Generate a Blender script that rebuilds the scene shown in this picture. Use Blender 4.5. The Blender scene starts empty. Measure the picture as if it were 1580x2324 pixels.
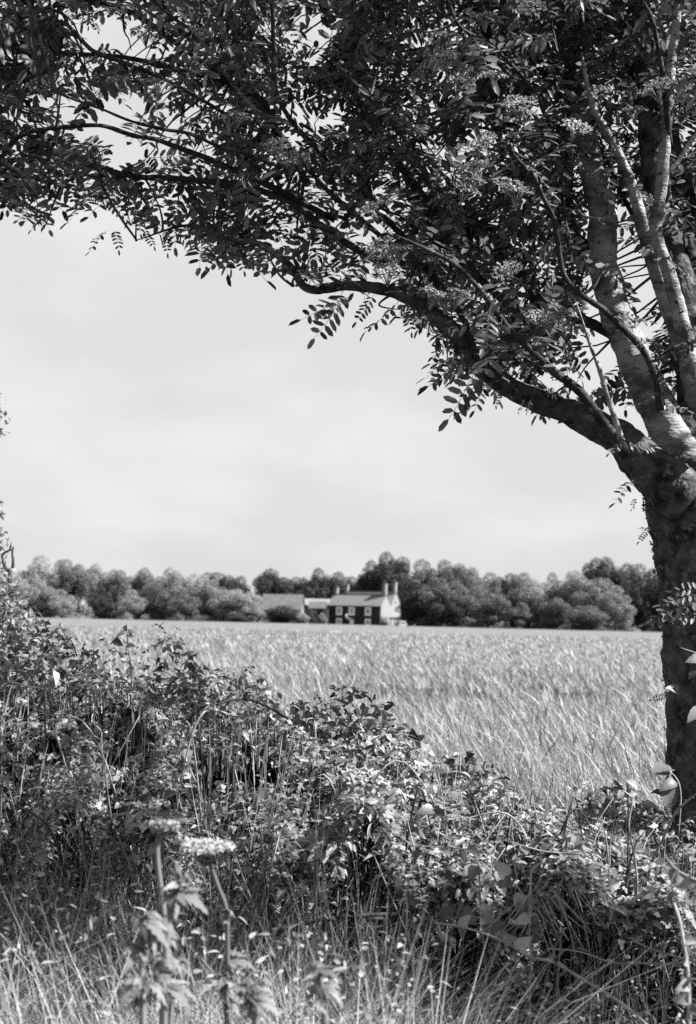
import bpy, math, random
import numpy as np
from mathutils import Vector, Matrix, noise
rnd = random.Random(7)
rng = np.random.default_rng(7)
R = math.radians
scene = bpy.context.scene
col = scene.collection

# ------------------------------------------------------------------ camera
CAM_Z = 1.65
FPX, CX, CY = 3228.0, 790.0, 1162.0       # focal length and centre in pixels of a 1580 px wide picture
PITCH, ROLL = 4.33, 1.3
cam_d = bpy.data.cameras.new('camera')
cam = bpy.data.objects.new('camera', cam_d)
col.objects.link(cam)
scene.camera = cam
cam_d.sensor_fit = 'VERTICAL'
cam_d.sensor_height = 36.0
cam_d.lens = 50.0
cam_d.clip_start = 0.1
cam_d.clip_end = 6000
CM = Matrix.Rotation(R(90 + PITCH), 4, 'X') @ Matrix.Rotation(R(ROLL), 4, 'Z')
cam.matrix_world = Matrix.Translation((0, 0, CAM_Z)) @ CM
cam_d.dof.use_dof = True
cam_d.dof.focus_distance = 5.3
cam_d.dof.aperture_fstop = 4.5
C3 = np.array(CM.to_3x3())


def at(x, y, Y):
    """point on the sight line of picture position (x, y) at distance Y along the ground"""
    d = C3 @ np.array([(x - CX) / FPX, -(y - CY) / FPX, -1.0])
    return np.array([0, 0, CAM_Z]) + d * (Y / d[1])


def proj(P):
    P = np.atleast_2d(P) - np.array([0, 0, CAM_Z])
    q = P @ C3
    w = np.where(-q[:, 2] < 1e-3, 1e-3, -q[:, 2])
    return CX + FPX * q[:, 0] / w, CY - FPX * q[:, 1] / w


# ------------------------------------------------------------------ sky, sun, exposure
SUN_AZ, SUN_EL = 101.0, 44.0
world = bpy.data.worlds.new('World')
scene.world = world
world.use_nodes = True
nt = world.node_tree
nt.nodes.clear()
wo = nt.nodes.new('ShaderNodeOutputWorld')
bg = nt.nodes.new('ShaderNodeBackground')
bg.inputs['Strength'].default_value = 0.05
sky = nt.nodes.new('ShaderNodeTexSky')
sky.sky_type = 'NISHITA'
sky.sun_disc = False
sky.sun_elevation = R(SUN_EL)
sky.sun_rotation = R(SUN_AZ)
sky.air_density = 1.0
sky.dust_density = 3.0
bw = nt.nodes.new('ShaderNodeRGBToBW')
nt.links.new(sky.outputs[0], bw.inputs[0])
tc = nt.nodes.new('ShaderNodeTexCoord')
sep = nt.nodes.new('ShaderNodeSeparateXYZ')
nt.links.new(tc.outputs['Generated'], sep.inputs[0])
mx = nt.nodes.new('ShaderNodeMath'); mx.operation = 'MAXIMUM'; mx.inputs[1].default_value = 0.0
nt.links.new(sep.outputs['Z'], mx.inputs[0])
ad = nt.nodes.new('ShaderNodeMath'); ad.operation = 'ADD'; ad.inputs[1].default_value = 0.4
nt.links.new(mx.outputs[0], ad.inputs[0])
dv = nt.nodes.new('ShaderNodeVectorMath'); dv.operation = 'DIVIDE'
cb = nt.nodes.new('ShaderNodeCombineXYZ')
for k in range(3):
    nt.links.new(ad.outputs[0], cb.inputs[k])
nt.links.new(tc.outputs['Generated'], dv.inputs[0])
nt.links.new(cb.outputs[0], dv.inputs[1])
cn = nt.nodes.new('ShaderNodeTexNoise')
cn.inputs['Scale'].default_value = 3.4
cn.inputs['Detail'].default_value = 5.0
cn.inputs['Roughness'].default_value = 0.5
nt.links.new(dv.outputs[0], cn.inputs['Vector'])
cr = nt.nodes.new('ShaderNodeMapRange')
cr.inputs['From Min'].default_value = 0.42
cr.inputs['From Max'].default_value = 0.72
cr.inputs['To Min'].default_value = 3.3
cr.inputs['To Max'].default_value = 3.85
nt.links.new(cn.outputs['Fac'], cr.inputs['Value'])
# a thin even veil of high cloud over the clear sky
mixf = nt.nodes.new('ShaderNodeMix'); mixf.data_type = 'FLOAT'
mixf.inputs[0].default_value = 0.95
nt.links.new(bw.outputs[0], mixf.inputs[2])
nt.links.new(cr.outputs[0], mixf.inputs[3])
nt.links.new(mixf.outputs[0], bg.inputs['Color'])
nt.links.new(bg.outputs[0], wo.inputs[0])

sun_d = bpy.data.lights.new('sun', 'SUN')
sun_d.energy = 5.0
sun_d.angle = R(0.5)
sun_d.color = (1.0, 1.0, 1.0)
sun = bpy.data.objects.new('sun', sun_d)
col.objects.link(sun)
SUN = Vector((math.cos(R(SUN_EL)) * math.sin(R(SUN_AZ)), math.cos(R(SUN_EL)) * math.cos(R(SUN_AZ)), math.sin(R(SUN_EL))))
sun.rotation_euler = SUN.to_track_quat('Z', 'Y').to_euler()
sun.location = (20, 10, 30)

vs = scene.view_settings
vs.view_transform = 'Standard'
vs.look = 'None'
vs.gamma = 1.0
vs.use_curve_mapping = False
vs.exposure = 2.2
scene.cycles.max_bounces = 6
scene.cycles.diffuse_bounces = 1
scene.cycles.transmission_bounces = 4
scene.cycles.use_denoising = False


# ------------------------------------------------------------------ helpers
def tag(o, label=None, cat=None, group=None, kind=None):
    if label: o['label'] = label
    if cat: o['category'] = cat
    if group: o['group'] = group
    if kind: o['kind'] = kind
    return o


def empty(name, loc, rz=0.0):
    o = bpy.data.objects.new(name, None)
    o.empty_display_size = 0.1
    col.objects.link(o)
    o.location = loc
    o.rotation_euler = (0, 0, rz)
    return o


def link(name, me, parent=None, m=None):
    if m is not None and not me.materials:
        me.materials.append(m)
    o = bpy.data.objects.new(name, me)
    col.objects.link(o)
    if parent is not None:
        o.parent = parent
    return o


def mesh_np(name, V, F, smooth=None):
    """V (n,3), F list of arrays of faces (each (k,3) or (k,4))"""
    me = bpy.data.meshes.new(name)
    V = np.asarray(V, dtype=np.float32)
    Fs = [np.asarray(f, dtype=np.int32) for f in F if len(f)]
    loops = np.concatenate([f.ravel() for f in Fs])
    counts = np.concatenate([np.full(len(f), f.shape[1], dtype=np.int32) for f in Fs])
    starts = np.concatenate([[0], np.cumsum(counts)[:-1]]).astype(np.int32)
    me.vertices.add(len(V)); me.vertices.foreach_set('co', V.ravel())
    me.loops.add(len(loops)); me.loops.foreach_set('vertex_index', loops)
    me.polygons.add(len(counts)); me.polygons.foreach_set('loop_start', starts)
    me.update(calc_edges=True)
    if smooth is not None:
        me.polygons.foreach_set('use_smooth', np.full(len(counts), bool(smooth)))
    return me


class MB:
    """collects geometry of one mesh"""
    def __init__(self):
        self.V, self.F3, self.F4, self.n = [], [], [], 0

    def add(self, V, F):
        V = np.asarray(V, float)
        for f in F:
            f = np.asarray(f, int)
            if not len(f): continue
            (self.F3 if f.shape[1] == 3 else self.F4).append(f + self.n)
        self.V.append(V); self.n += len(V)
        return self

    def box(self, lo, hi):
        x0, y0, z0 = lo; x1, y1, z1 = hi
        V = [(x0,y0,z0),(x1,y0,z0),(x1,y1,z0),(x0,y1,z0),(x0,y0,z1),(x1,y0,z1),(x1,y1,z1),(x0,y1,z1)]
        return self.add(V, [[(0,3,2,1),(4,5,6,7),(0,1,5,4),(1,2,6,5),(2,3,7,6),(3,0,4,7)]])

    def tube(self, P, rad, k=8, jit=0.0, smooth_steps=0, seed=0.0, fr=9.0):
        P = np.asarray(P, float); rad = np.asarray(rad, float)
        if smooth_steps:
            P, rad = catmull(P, rad, smooth_steps)
        T = np.gradient(P, axis=0)
        T /= np.linalg.norm(T, axis=1)[:, None] + 1e-9
        up = np.array([0.13, 0.97, 0.2])
        A = np.cross(T, up); A /= np.linalg.norm(A, axis=1)[:, None] + 1e-9
        B = np.cross(T, A)
        th = np.arange(k) / k * 2 * math.pi
        ring = A[:, None] * np.cos(th)[None, :, None] + B[:, None] * np.sin(th)[None, :, None]
        rr = np.repeat(rad[:, None], k, 1)
        if jit:
            for i in range(len(P)):
                for j in range(k):
                    q = P[i] + ring[i, j] * rad[i]
                    n = noise.noise(Vector(q * fr + seed)) + 0.6 * noise.noise(Vector(q * fr * 3.1 + seed))
                    rr[i, j] *= 1 + jit * n
        V = (P[:, None] + ring * rr[..., None]).reshape(-1, 3)
        i = np.arange(len(P) - 1)[:, None] * k; j = np.arange(k)[None]
        F = np.stack([i + j, i + (j + 1) % k, i + k + (j + 1) % k, i + k + j], -1).reshape(-1, 4)
        n0 = len(V)
        V = np.vstack([V, P[:1], P[-1:]])
        jj = np.arange(k)
        c0 = np.stack([np.full(k, n0), (jj + 1) % k, jj], -1)
        e = (len(P) - 1) * k
        c1 = np.stack([np.full(k, n0 + 1), e + jj, e + (jj + 1) % k], -1)
        return self.add(V, [F, c0, c1])

    def mesh(self, name, smooth=False):
        F = []
        if self.F3: F.append(np.vstack(self.F3))
        if self.F4: F.append(np.vstack(self.F4))
        return mesh_np(name, np.vstack(self.V), F, smooth)

    def build(self, name, m, parent=None, smooth=False, off=None):
        if off is not None:
            self.V = [v - np.asarray(off) for v in self.V]
        me = self.mesh(name, smooth)
        return link(name, me, parent, m)


def catmull(P, r, n):
    P = np.vstack([2 * P[0] - P[1], P, 2 * P[-1] - P[-2]])
    r = np.concatenate([[r[0]], r, [r[-1]]])
    o, q = [], []
    for i in range(1, len(P) - 2):
        for t in np.arange(n) / n:
            a = 2 * P[i]; b = P[i + 1] - P[i - 1]
            c = 2 * P[i - 1] - 5 * P[i] + 4 * P[i + 1] - P[i + 2]
            d = -P[i - 1] + 3 * P[i] - 3 * P[i + 1] + P[i + 2]
            o.append(0.5 * (a + b * t + c * t * t + d * t ** 3))
            q.append(r[i] * (1 - t) + r[i + 1] * t)
    o.append(P[-2]); q.append(r[-2])
    return np.array(o), np.array(q)


def unit(v):
    return v / (np.linalg.norm(v, axis=-1, keepdims=True) + 1e-9)


def frames(D, N):
    """orthonormal frames: local x = side, y = D, z ~ N"""
    D = unit(D); N = unit(N - (N * D).sum(-1, keepdims=True) * D)
    S = np.cross(D, N)
    return np.stack([S, D, N], -1)          # (...,3,3) columns


def scatter(tV, tF, M, pos, s):
    """copies of a template at many places, one array"""
    n = len(pos); k = len(tV)
    V = np.einsum('nij,kj->nki', M, tV) * s[:, None, None] + pos[:, None]
    Fo = []
    for f in tF:
        f = np.asarray(f)
        Fo.append((f[None] + (np.arange(n) * k)[:, None, None]).reshape(-1, f.shape[1]))
    return V.reshape(-1, 3), Fo


# ------------------------------------------------------------------ materials (a black and white scene: all greys)
def new_mat(name):
    m = bpy.data.materials.new(name)
    m.use_nodes = True
    m.node_tree.nodes.clear()
    return m, m.node_tree, lambda t: m.node_tree.nodes.new(t)


def grey_out(nt, val_socket):
    c = nt.nodes.new('ShaderNodeCombineColor')
    for k in range(3):
        nt.links.new(val_socket, c.inputs[k])
    return c.outputs[0]


def surface(name, lo, hi, scale=4.0, detail=6.0, rough=0.8, bump=0.0, bscale=None, contrast=(0.35, 0.65), spec=0.08, stretch=(1, 1, 1), extra=None):
    m, t, N = new_mat(name)
    out = N('ShaderNodeOutputMaterial'); p = N('ShaderNodeBsdfPrincipled')
    p.inputs['Roughness'].default_value = rough
    p.inputs['Specular IOR Level'].default_value = spec
    tcn = N('ShaderNodeTexCoord'); mp = N('ShaderNodeMapping'); mp.inputs['Scale'].default_value = stretch
    t.links.new(tcn.outputs['Object'], mp.inputs[0])
    n = N('ShaderNodeTexNoise'); n.inputs['Scale'].default_value = scale; n.inputs['Detail'].default_value = detail
    n.inputs['Roughness'].default_value = 0.62
    t.links.new(mp.outputs[0], n.inputs['Vector'])
    r = N('ShaderNodeMapRange'); r.inputs['From Min'].default_value = contrast[0]; r.inputs['From Max'].default_value = contrast[1]
    r.inputs['To Min'].default_value = lo; r.inputs['To Max'].default_value = hi
    t.links.new(n.outputs['Fac'], r.inputs['Value'])
    val = r.outputs[0]
    if extra:
        val = extra(t, N, mp.outputs[0], val)
    t.links.new(grey_out(t, val), p.inputs['Base Color'])
    if bump:
        b = N('ShaderNodeBump'); b.inputs['Strength'].default_value = 1.0; b.inputs['Distance'].default_value = bump
        n2 = N('ShaderNodeTexNoise'); n2.inputs['Scale'].default_value = bscale or scale * 3; n2.inputs['Detail'].default_value = 5.0
        t.links.new(mp.outputs[0], n2.inputs['Vector'])
        t.links.new(n2.outputs['Fac'], b.inputs['Height'])
        t.links.new(b.outputs[0], p.inputs['Normal'])
    t.links.new(p.outputs[0], out.inputs[0])
    return m


def leafy(name, lo, hi, trans=0.35, rough=0.4, spec=0.5, back=1.0, tboost=1.3, nscale=30.0):
    """leaf tone differs from leaf to leaf (island and object random), thin leaves let light through"""
    m, t, N = new_mat(name)
    out = N('ShaderNodeOutputMaterial'); p = N('ShaderNodeBsdfPrincipled')
    p.inputs['Roughness'].default_value = rough
    p.inputs['Specular IOR Level'].default_value = spec
    g = N('ShaderNodeNewGeometry'); oi = N('ShaderNodeObjectInfo')
    a = N('ShaderNodeMath'); a.operation = 'ADD'
    t.links.new(g.outputs['Random Per Island'], a.inputs[0]); t.links.new(oi.outputs['Random'], a.inputs[1])
    fr = N('ShaderNodeMath'); fr.operation = 'FRACT'; t.links.new(a.outputs[0], fr.inputs[0])
    n = N('ShaderNodeTexNoise'); n.inputs['Scale'].default_value = nscale; n.inputs['Detail'].default_value = 3.0
    tcn = N('ShaderNodeTexCoord'); t.links.new(tcn.outputs['Object'], n.inputs['Vector'])
    n2 = N('ShaderNodeMath'); n2.operation = 'MULTIPLY_ADD'; n2.inputs[1].default_value = 0.7; n2.inputs[2].default_value = -0.35
    t.links.new(n.outputs['Fac'], n2.inputs[0])
    a2 = N('ShaderNodeMath'); a2.operation = 'ADD'; t.links.new(fr.outputs[0], a2.inputs[0]); t.links.new(n2.outputs[0], a2.inputs[1])
    r = N('ShaderNodeMapRange'); r.inputs['To Min'].default_value = lo; r.inputs['To Max'].default_value = hi
    t.links.new(a2.outputs[0], r.inputs['Value'])
    val = r.outputs[0]
    if back != 1.0:
        bm = N('ShaderNodeMath'); bm.operation = 'MULTIPLY_ADD'; bm.inputs[1].default_value = back - 1.0; bm.inputs[2].default_value = 1.0
        t.links.new(g.outputs['Backfacing'], bm.inputs[0])
        mm = N('ShaderNodeMath'); mm.operation = 'MULTIPLY'; t.links.new(val, mm.inputs[0]); t.links.new(bm.outputs[0], mm.inputs[1])
        val = mm.outputs[0]
    t.links.new(grey_out(t, val), p.inputs['Base Color'])
    tr = N('ShaderNodeBsdfTranslucent')
    tm = N('ShaderNodeMath'); tm.operation = 'MULTIPLY'; tm.inputs[1].default_value = tboost
    t.links.new(val, tm.inputs[0]); t.links.new(grey_out(t, tm.outputs[0]), tr.inputs[0])
    mxs = N('ShaderNodeMixShader'); mxs.inputs[0].default_value = trans
    t.links.new(p.outputs[0], mxs.inputs[1]); t.links.new(tr.outputs[0], mxs.inputs[2])
    t.links.new(mxs.outputs[0], out.inputs[0])
    return m


def lichen(amount, tone, scale=7.0):
    def f(t, N, vec, val):
        v = N('ShaderNodeTexNoise'); v.inputs['Scale'].default_value = scale; v.inputs['Detail'].default_value = 8.0; v.inputs['Roughness'].default_value = 0.75
        t.links.new(vec, v.inputs['Vector'])
        r = N('ShaderNodeMapRange'); r.inputs['From Min'].default_value = amount; r.inputs['From Max'].default_value = amount + 0.09
        t.links.new(v.outputs['Fac'], r.inputs['Value'])
        mixn = N('ShaderNodeMix'); mixn.data_type = 'FLOAT'
        t.links.new(r.outputs[0], mixn.inputs[0]); t.links.new(val, mixn.inputs[2]); mixn.inputs[3].default_value = tone
        return mixn.outputs[0]
    return f


M = {}
M['bark'] = surface('bark', 0.012, 0.08, scale=14, rough=0.9, bump=0.022, bscale=34, contrast=(0.36, 0.66), extra=lichen(0.535, 0.12, 24.0))
M['dark_bark'] = surface('dark_bark', 0.012, 0.045, scale=20, rough=0.9, bump=0.006, bscale=50, extra=lichen(0.60, 0.13, 24.0))
M['pale_bark'] = surface('pale_bark', 0.06, 0.25, scale=7, rough=0.85, bump=0.010, bscale=45, contrast=(0.38, 0.6), stretch=(1, 1, 2.2), extra=lichen(0.555, 0.03, 18.0))
M['twig'] = surface('twig', 0.02, 0.09, scale=30, rough=0.8)
M['moss'] = leafy('moss', 0.03, 0.12, trans=0.1, rough=0.8, spec=0.1)
M['rowan'] = leafy('rowan', 0.012, 0.115, trans=0.26, rough=0.42, spec=0.16, back=1.4, tboost=1.5)
M['flower'] = leafy('flower', 0.10, 0.32, trans=0.2, rough=0.8, spec=0.1)
M['bramble'] = leafy('bramble', 0.03, 0.27, trans=0.28, rough=0.42, spec=0.16, back=1.5, tboost=1.4)
M['nettle'] = leafy('nettle', 0.04, 0.24, trans=0.3, rough=0.5, spec=0.16, back=1.3, tboost=1.4)
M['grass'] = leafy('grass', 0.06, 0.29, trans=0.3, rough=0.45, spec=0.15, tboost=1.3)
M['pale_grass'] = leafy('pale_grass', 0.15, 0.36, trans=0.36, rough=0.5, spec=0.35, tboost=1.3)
M['drygrass'] = leafy('drygrass', 0.14, 0.30, trans=0.3, rough=0.5, spec=0.4, tboost=1.2)
M['hogweed'] = leafy('hogweed', 0.08, 0.18, trans=0.34, rough=0.6, spec=0.3, back=1.2, tboost=1.4)
M['broad'] = leafy('broad', 0.03, 0.14, trans=0.3, rough=0.4, spec=0.35, back=1.4, tboost=1.4, nscale=70.0)
M['white'] = leafy('white_flower', 0.24, 0.36, trans=0.3, rough=0.8, spec=0.1, tboost=1.0)
M['cane'] = surface('cane', 0.10, 0.24, scale=20, rough=0.55)
M['darkcane'] = surface('darkcane', 0.015, 0.05, scale=20, rough=0.6)
M['crop'] = leafy('crop', 0.13, 0.27, trans=0.35, rough=0.55, spec=0.35, tboost=1.2)
M['soil'] = surface('soil', 0.008, 0.022, scale=9, rough=0.95, bump=0.03, bscale=14)
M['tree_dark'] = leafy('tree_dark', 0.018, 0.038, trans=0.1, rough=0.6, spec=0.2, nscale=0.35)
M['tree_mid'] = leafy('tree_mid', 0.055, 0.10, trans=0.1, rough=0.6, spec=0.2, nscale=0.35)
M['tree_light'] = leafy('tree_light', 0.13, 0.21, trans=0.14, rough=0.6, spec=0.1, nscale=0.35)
M['trunk_far'] = surface('trunk_far', 0.03, 0.07, scale=2)
M['brick'] = surface('brick', 0.014, 0.034, scale=2.2, rough=0.85)
M['render'] = surface('lime_render', 0.12, 0.165, scale=1.2, rough=0.8, contrast=(0.3, 0.7))
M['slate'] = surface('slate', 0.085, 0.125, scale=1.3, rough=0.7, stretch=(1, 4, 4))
M['slate_pale'] = surface('slate_pale', 0.11, 0.15, scale=1.3, rough=0.7)  # paler slate tone, shared by rear slope, barn and outbuilding
M['barn_roof'] = surface('barn_roof', 0.05, 0.075, scale=0.8, rough=0.8)
M['paint'] = surface('white_paint', 0.7, 0.8, scale=3, rough=0.5)
M['glass'] = surface('window_glass', 0.03, 0.06, scale=0.5, rough=0.1, spec=0.6)
M['timber'] = surface('dark_timber', 0.02, 0.04, scale=3)
M['rubber'] = surface('rubber', 0.02, 0.03, scale=3)
M['carpaint'] = surface('car_paint', 0.22, 0.25, scale=1, rough=0.35, spec=0.4)


def field_extra(t, N, vec, val):
    v = N('ShaderNodeTexNoise'); v.inputs['Scale'].default_value = 26.0; v.inputs['Detail'].default_value = 4.0
    mp = N('ShaderNodeMapping'); mp.inputs['Scale'].default_value = (1, 0.25, 1)
    t.links.new(vec, mp.inputs[0]); t.links.new(mp.outputs[0], v.inputs['Vector'])
    r = N('ShaderNodeMapRange'); r.inputs['From Min'].default_value = 0.3; r.inputs['From Max'].default_value = 0.7
    r.inputs['To Min'].default_value = 0.65; r.inputs['To Max'].default_value = 1.25
    t.links.new(v.outputs['Fac'], r.inputs['Value'])
    mm = N('ShaderNodeMath'); mm.operation = 'MULTIPLY'
    t.links.new(val, mm.inputs[0]); t.links.new(r.outputs[0], mm.inputs[1])
    return mm.outputs[0]


M['field'] = surface('field', 0.085, 0.125, scale=0.6, rough=0.9, bump=0.12, bscale=9, extra=field_extra, spec=0.1)
M['pasture'] = surface('pasture', 0.06, 0.1, scale=0.2, rough=0.95)

M['gap_shade'] = surface('gap_shade', 0.012, 0.03, scale=6, rough=0.95, bump=0.03, bscale=12)  # dark colour painted in for shaded stems and soil between thin stalks
# ------------------------------------------------------------------ ground
gb = MB()
gx = np.linspace(-2600, 2600, 41); gy = np.concatenate([np.linspace(-400, 500, 19), np.linspace(700, 5000, 15)])
G = np.array([[x, y, -0.02] for y in gy for x in gx])
nx, ny = len(gx), len(gy)
ii = (np.arange(ny - 1)[:, None] * nx + np.arange(nx - 1)[None]).ravel()
gb.add(G, [np.stack([ii, ii + 1, ii + nx + 1, ii + nx], -1)])
tag(gb.build('ground', M['pasture']), kind='structure')


def grid(xs, ys, fz):
    nx, ny = len(xs), len(ys)
    X, Y = np.meshgrid(xs, ys)
    Z = fz(X, Y)
    ii = (np.arange(ny - 1)[:, None] * nx + np.arange(nx - 1)[None]).ravel()
    return np.stack([X, Y, Z], -1).reshape(-1, 3), [np.stack([ii, ii + 1, ii + nx + 1, ii + nx], -1)]


CROP = 0.78


def edge_y(X):
    return 288 - np.clip(X, -60, 200) * 0.35


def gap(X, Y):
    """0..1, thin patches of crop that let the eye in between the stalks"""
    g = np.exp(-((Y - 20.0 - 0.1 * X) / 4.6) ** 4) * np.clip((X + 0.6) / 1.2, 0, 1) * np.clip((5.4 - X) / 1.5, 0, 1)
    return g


def lowf(X, Y, s, k):
    return (np.sin(X * s + k) * np.sin(Y * s * 0.7 + 2 * k) + np.sin((X * 0.6 + Y) * s * 1.7 + k * 3) * 0.5) / 1.5


def crop_z(X, Y):
    z = CROP - 0.14 - 0.12 * np.clip((30 - Y) / 16, 0, 1) + 0.03 * lowf(X, Y, 2.3, 1.0) + 0.02 * lowf(X, Y, 9.0, 2.0) - 0.05 * gap(X, Y) * np.clip((lowf(X, Y, 2.6, 1.3) + lowf(X, Y, 5.3, .3) * .6 + .8) * 3.5, 0, 1)
    near = np.clip((Y - 6.6) / 0.5, 0, 1)
    return z * near + 0.005


ys = np.concatenate([np.arange(6.6, 30, 0.3), np.geomspace(30, 289, 60)])
xs = np.concatenate([np.geomspace(150, 12, 14) * -1, np.arange(-11.5, 12, 0.5), np.geomspace(12, 150, 14)])
V, F = grid(xs, ys, crop_z)
far = V[:, 1] > 60
V[far, 1] = 60 + (V[far, 1] - 60) * (edge_y(V[far, 0]) - 60) / 229
fb = MB().add(V, F)
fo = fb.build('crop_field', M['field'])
fo.data.materials.append(M['gap_shade'])
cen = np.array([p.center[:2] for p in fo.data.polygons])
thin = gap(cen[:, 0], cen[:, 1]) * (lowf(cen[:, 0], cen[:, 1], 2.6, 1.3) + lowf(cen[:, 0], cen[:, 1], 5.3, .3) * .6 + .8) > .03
fo.data.polygons.foreach_set('material_index', thin.astype(np.int32))  # painted shade goes on the faces where the crop is thinned
tag(fo, kind='structure')

# standing stalks and ears, real geometry thinning with distance
n = 300000
u = rng.random(n)
Yc = 6.9 * (95 / 6.9) ** (u ** 1.15)
Xc = (rng.random(n) * 2 - 1) * (0.29 * Yc + 0.9)
keep = rng.random(n) > 0.985 * gap(Xc, Yc) * np.clip((lowf(Xc, Yc, 2.6, 1.3) + lowf(Xc, Yc, 5.3, .3) * .6 + .8) * 3.5, 0, 1)
Yc, Xc = Yc[keep], Xc[keep]; n = len(Yc)
w = 0.0026 * (Yc / 9) ** 0.7 * rng.uniform(0.6, 1.5, n)
h = CROP + rng.normal(0.02, 0.07, n) + 0.05 * lowf(Xc, Yc, 1.7, 0.3) - 0.1 * gap(Xc, Yc)
lean = rng.normal(0, 0.32, n) - 0.22; leany = rng.normal(0, 0.25, n)
z0 = h - rng.uniform(0.18, 0.28, n) - 0.14 * np.clip((32 - Yc) / 16, 0, 1) * (rng.random(n) < .5)
tip = np.stack([Xc + lean * 0.34, Yc + leany * 0.34, h], -1)
mid = np.stack([Xc + lean * 0.16, Yc + leany * 0.16, z0 + (h - z0) * 0.58], -1)
bot = np.stack([Xc, Yc, z0], -1)
ang = rng.normal(0, 0.6, n)
S = np.stack([np.cos(ang), np.sin(ang), 0 * ang], -1)
earw = (w * 1.8)[:, None]
V = np.stack([bot - S * w[:, None] * .4, bot + S * w[:, None] * .4, mid - S * earw, mid + S * earw, tip], 1).reshape(-1, 3)
b = np.arange(n)[:, None] * 5
cm = mesh_np('standing_crop', V, [b + np.array([[0, 1, 3]]), b + np.array([[0, 3, 2]]), b + np.array([[2, 3, 4]])])
co = link('standing_crop', cm, None, M['crop'])
tag(co, 'pale ripening cereal crop standing across the whole field', 'crop', kind='stuff')


# ------------------------------------------------------------------ leaf templates
def leaf_tpl(length, width, fold=0.25, curl=0.15, seg=3, shape=0.5, oblong=False):
    """blade along +y from the origin, folded at the midrib; returns V, F"""
    V = [(0, 0, 0)]
    for i in range(1, seg + 1):
        t = i / (seg + 1)
        ww = width * 0.5 * math.sin(math.pi * t ** (shape * 1.3)) ** 0.8
        if oblong:
            t = (i - 0.45) / (seg + 0.1); ww = width * 0.5 * (0.82 if i in (1, seg) and seg > 1 else 1.0)
        z = -curl * length * t * t
        V += [(-ww, length * t, z + fold * ww), (0, length * t, z), (ww, length * t, z + fold * ww)]
    V.append((0, length, -curl * length))
    F3 = [(0, 2, 1), (0, 3, 2)]
    F4 = []
    for i in range(seg - 1):
        a = 1 + 3 * i; c = a + 3
        F4 += [(a, a + 1, c + 1, c), (a + 1, a + 2, c + 2, c + 1)]
    a = 1 + 3 * (seg - 1); e = len(V) - 1
    F3 += [(a, a + 1, e), (a + 1, a + 2, e)]
    return np.array(V, float), [np.array(F3), np.array(F4, int).reshape(-1, 4)]


def toothed(length, width, seg=8, fold=.35, curl=.3, tooth=.12, seed=0):
    """ovate leaf with a toothed margin and pleated between its veins"""
    r = random.Random(seed)
    V = [(0, 0, 0)]
    for i in range(1, 2 * seg):
        t = i / (2 * seg)
        ww = width * .5 * (math.sin(math.pi * t ** .62) ** .75) * (1 + (tooth if i % 2 else -tooth) + r.uniform(-.04, .04))
        z = -curl * length * t * t; pl = (.018 if i % 2 else -.012) * width
        yo = length * t + (-.03 * length if i % 2 else .0)
        V += [(-ww, yo, z + fold * ww * (1 - ww / width * .8) - pl), (0, length * t, z), (ww, yo, z + fold * ww * (1 - ww / width * .8) - pl)]
    V.append((0, length, -curl * length))
    n = 2 * seg - 1
    F3 = [(0, 2, 1), (0, 3, 2)]; F4 = []
    for i in range(n - 1):
        a = 1 + 3 * i; c = a + 3
        F4 += [(a, a + 1, c + 1, c), (a + 1, a + 2, c + 2, c + 1)]
    a = 1 + 3 * (n - 1); e = len(V) - 1
    F3 += [(a, a + 1, e), (a + 1, a + 2, e)]
    return np.array(V, float), [np.array(F3), np.array(F4)]


def merge_t(items):
    """items: list of (V, F)"""
    mb = MB()
    for V, F in items:
        mb.add(V, F)
    F = []
    if mb.F3: F.append(np.vstack(mb.F3))
    if mb.F4: F.append(np.vstack(mb.F4))
    return np.vstack(mb.V), F


def place(V, F, Mx, p, s=1.0):
    return (V * s) @ np.asarray(Mx).T + np.asarray(p), F


def rot(ax, a):
    return np.array(Matrix.Rotation(a, 3, ax))


def compound(pairs=6, L=0.165, ll=0.046, lw=0.0185, seed=0, droop=0.25, seg=2):
    """rowan leaf: rachis with pairs of leaflets and one at the end"""
    r = random.Random(seed)
    items = []
    pts = []
    for i in range(pairs + 2):
        t = i / (pairs + 1)
        pts.append((0.01 * math.sin(t * 3 + seed), L * t, -droop * L * t * t))
    pts = np.array(pts)
    mb = MB(); mb.tube(pts, np.linspace(0.0013, 0.0006, len(pts)), k=3)
    items.append((np.vstack(mb.V), [np.vstack(mb.F3), np.vstack(mb.F4)]))
    for i in range(1, pairs + 1):
        p = pts[i]
        f = 0.75 + 0.35 * math.sin(math.pi * (i - 0.3) / pairs)
        for sgn in (-1, 1):
            V, F = leaf_tpl(ll * f * r.uniform(.9, 1.1), lw * r.uniform(.9, 1.15), fold=r.uniform(.1, .5), curl=r.uniform(-.05, .25), seg=seg, oblong=seg > 1)
            A = rot('Z', -sgn * R(r.uniform(52, 74))) @ rot('Y', sgn * R(r.uniform(-32, 20))) @ rot('X', R(r.uniform(-22, 12)))
            items.append(place(V, F, A, p))
    V, F = leaf_tpl(ll, lw, fold=.3, curl=.1, seg=seg, oblong=seg > 1)
    items.append(place(V, F, rot('X', R(-12)), pts[-1]))
    return merge_t(items)


ROW = [compound(6, seed=1, droop=.15), compound(5, L=0.14, seed=2, droop=.45), compound(6, L=0.175, seed=3, droop=.3), compound(6, seed=4, droop=-0.05)]
ROWC = [compound(4, L=0.17, ll=0.055, lw=0.024, seed=7, droop=.3, seg=1)]

# ------------------------------------------------------------------ rowan tree
TY = 5.2
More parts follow.
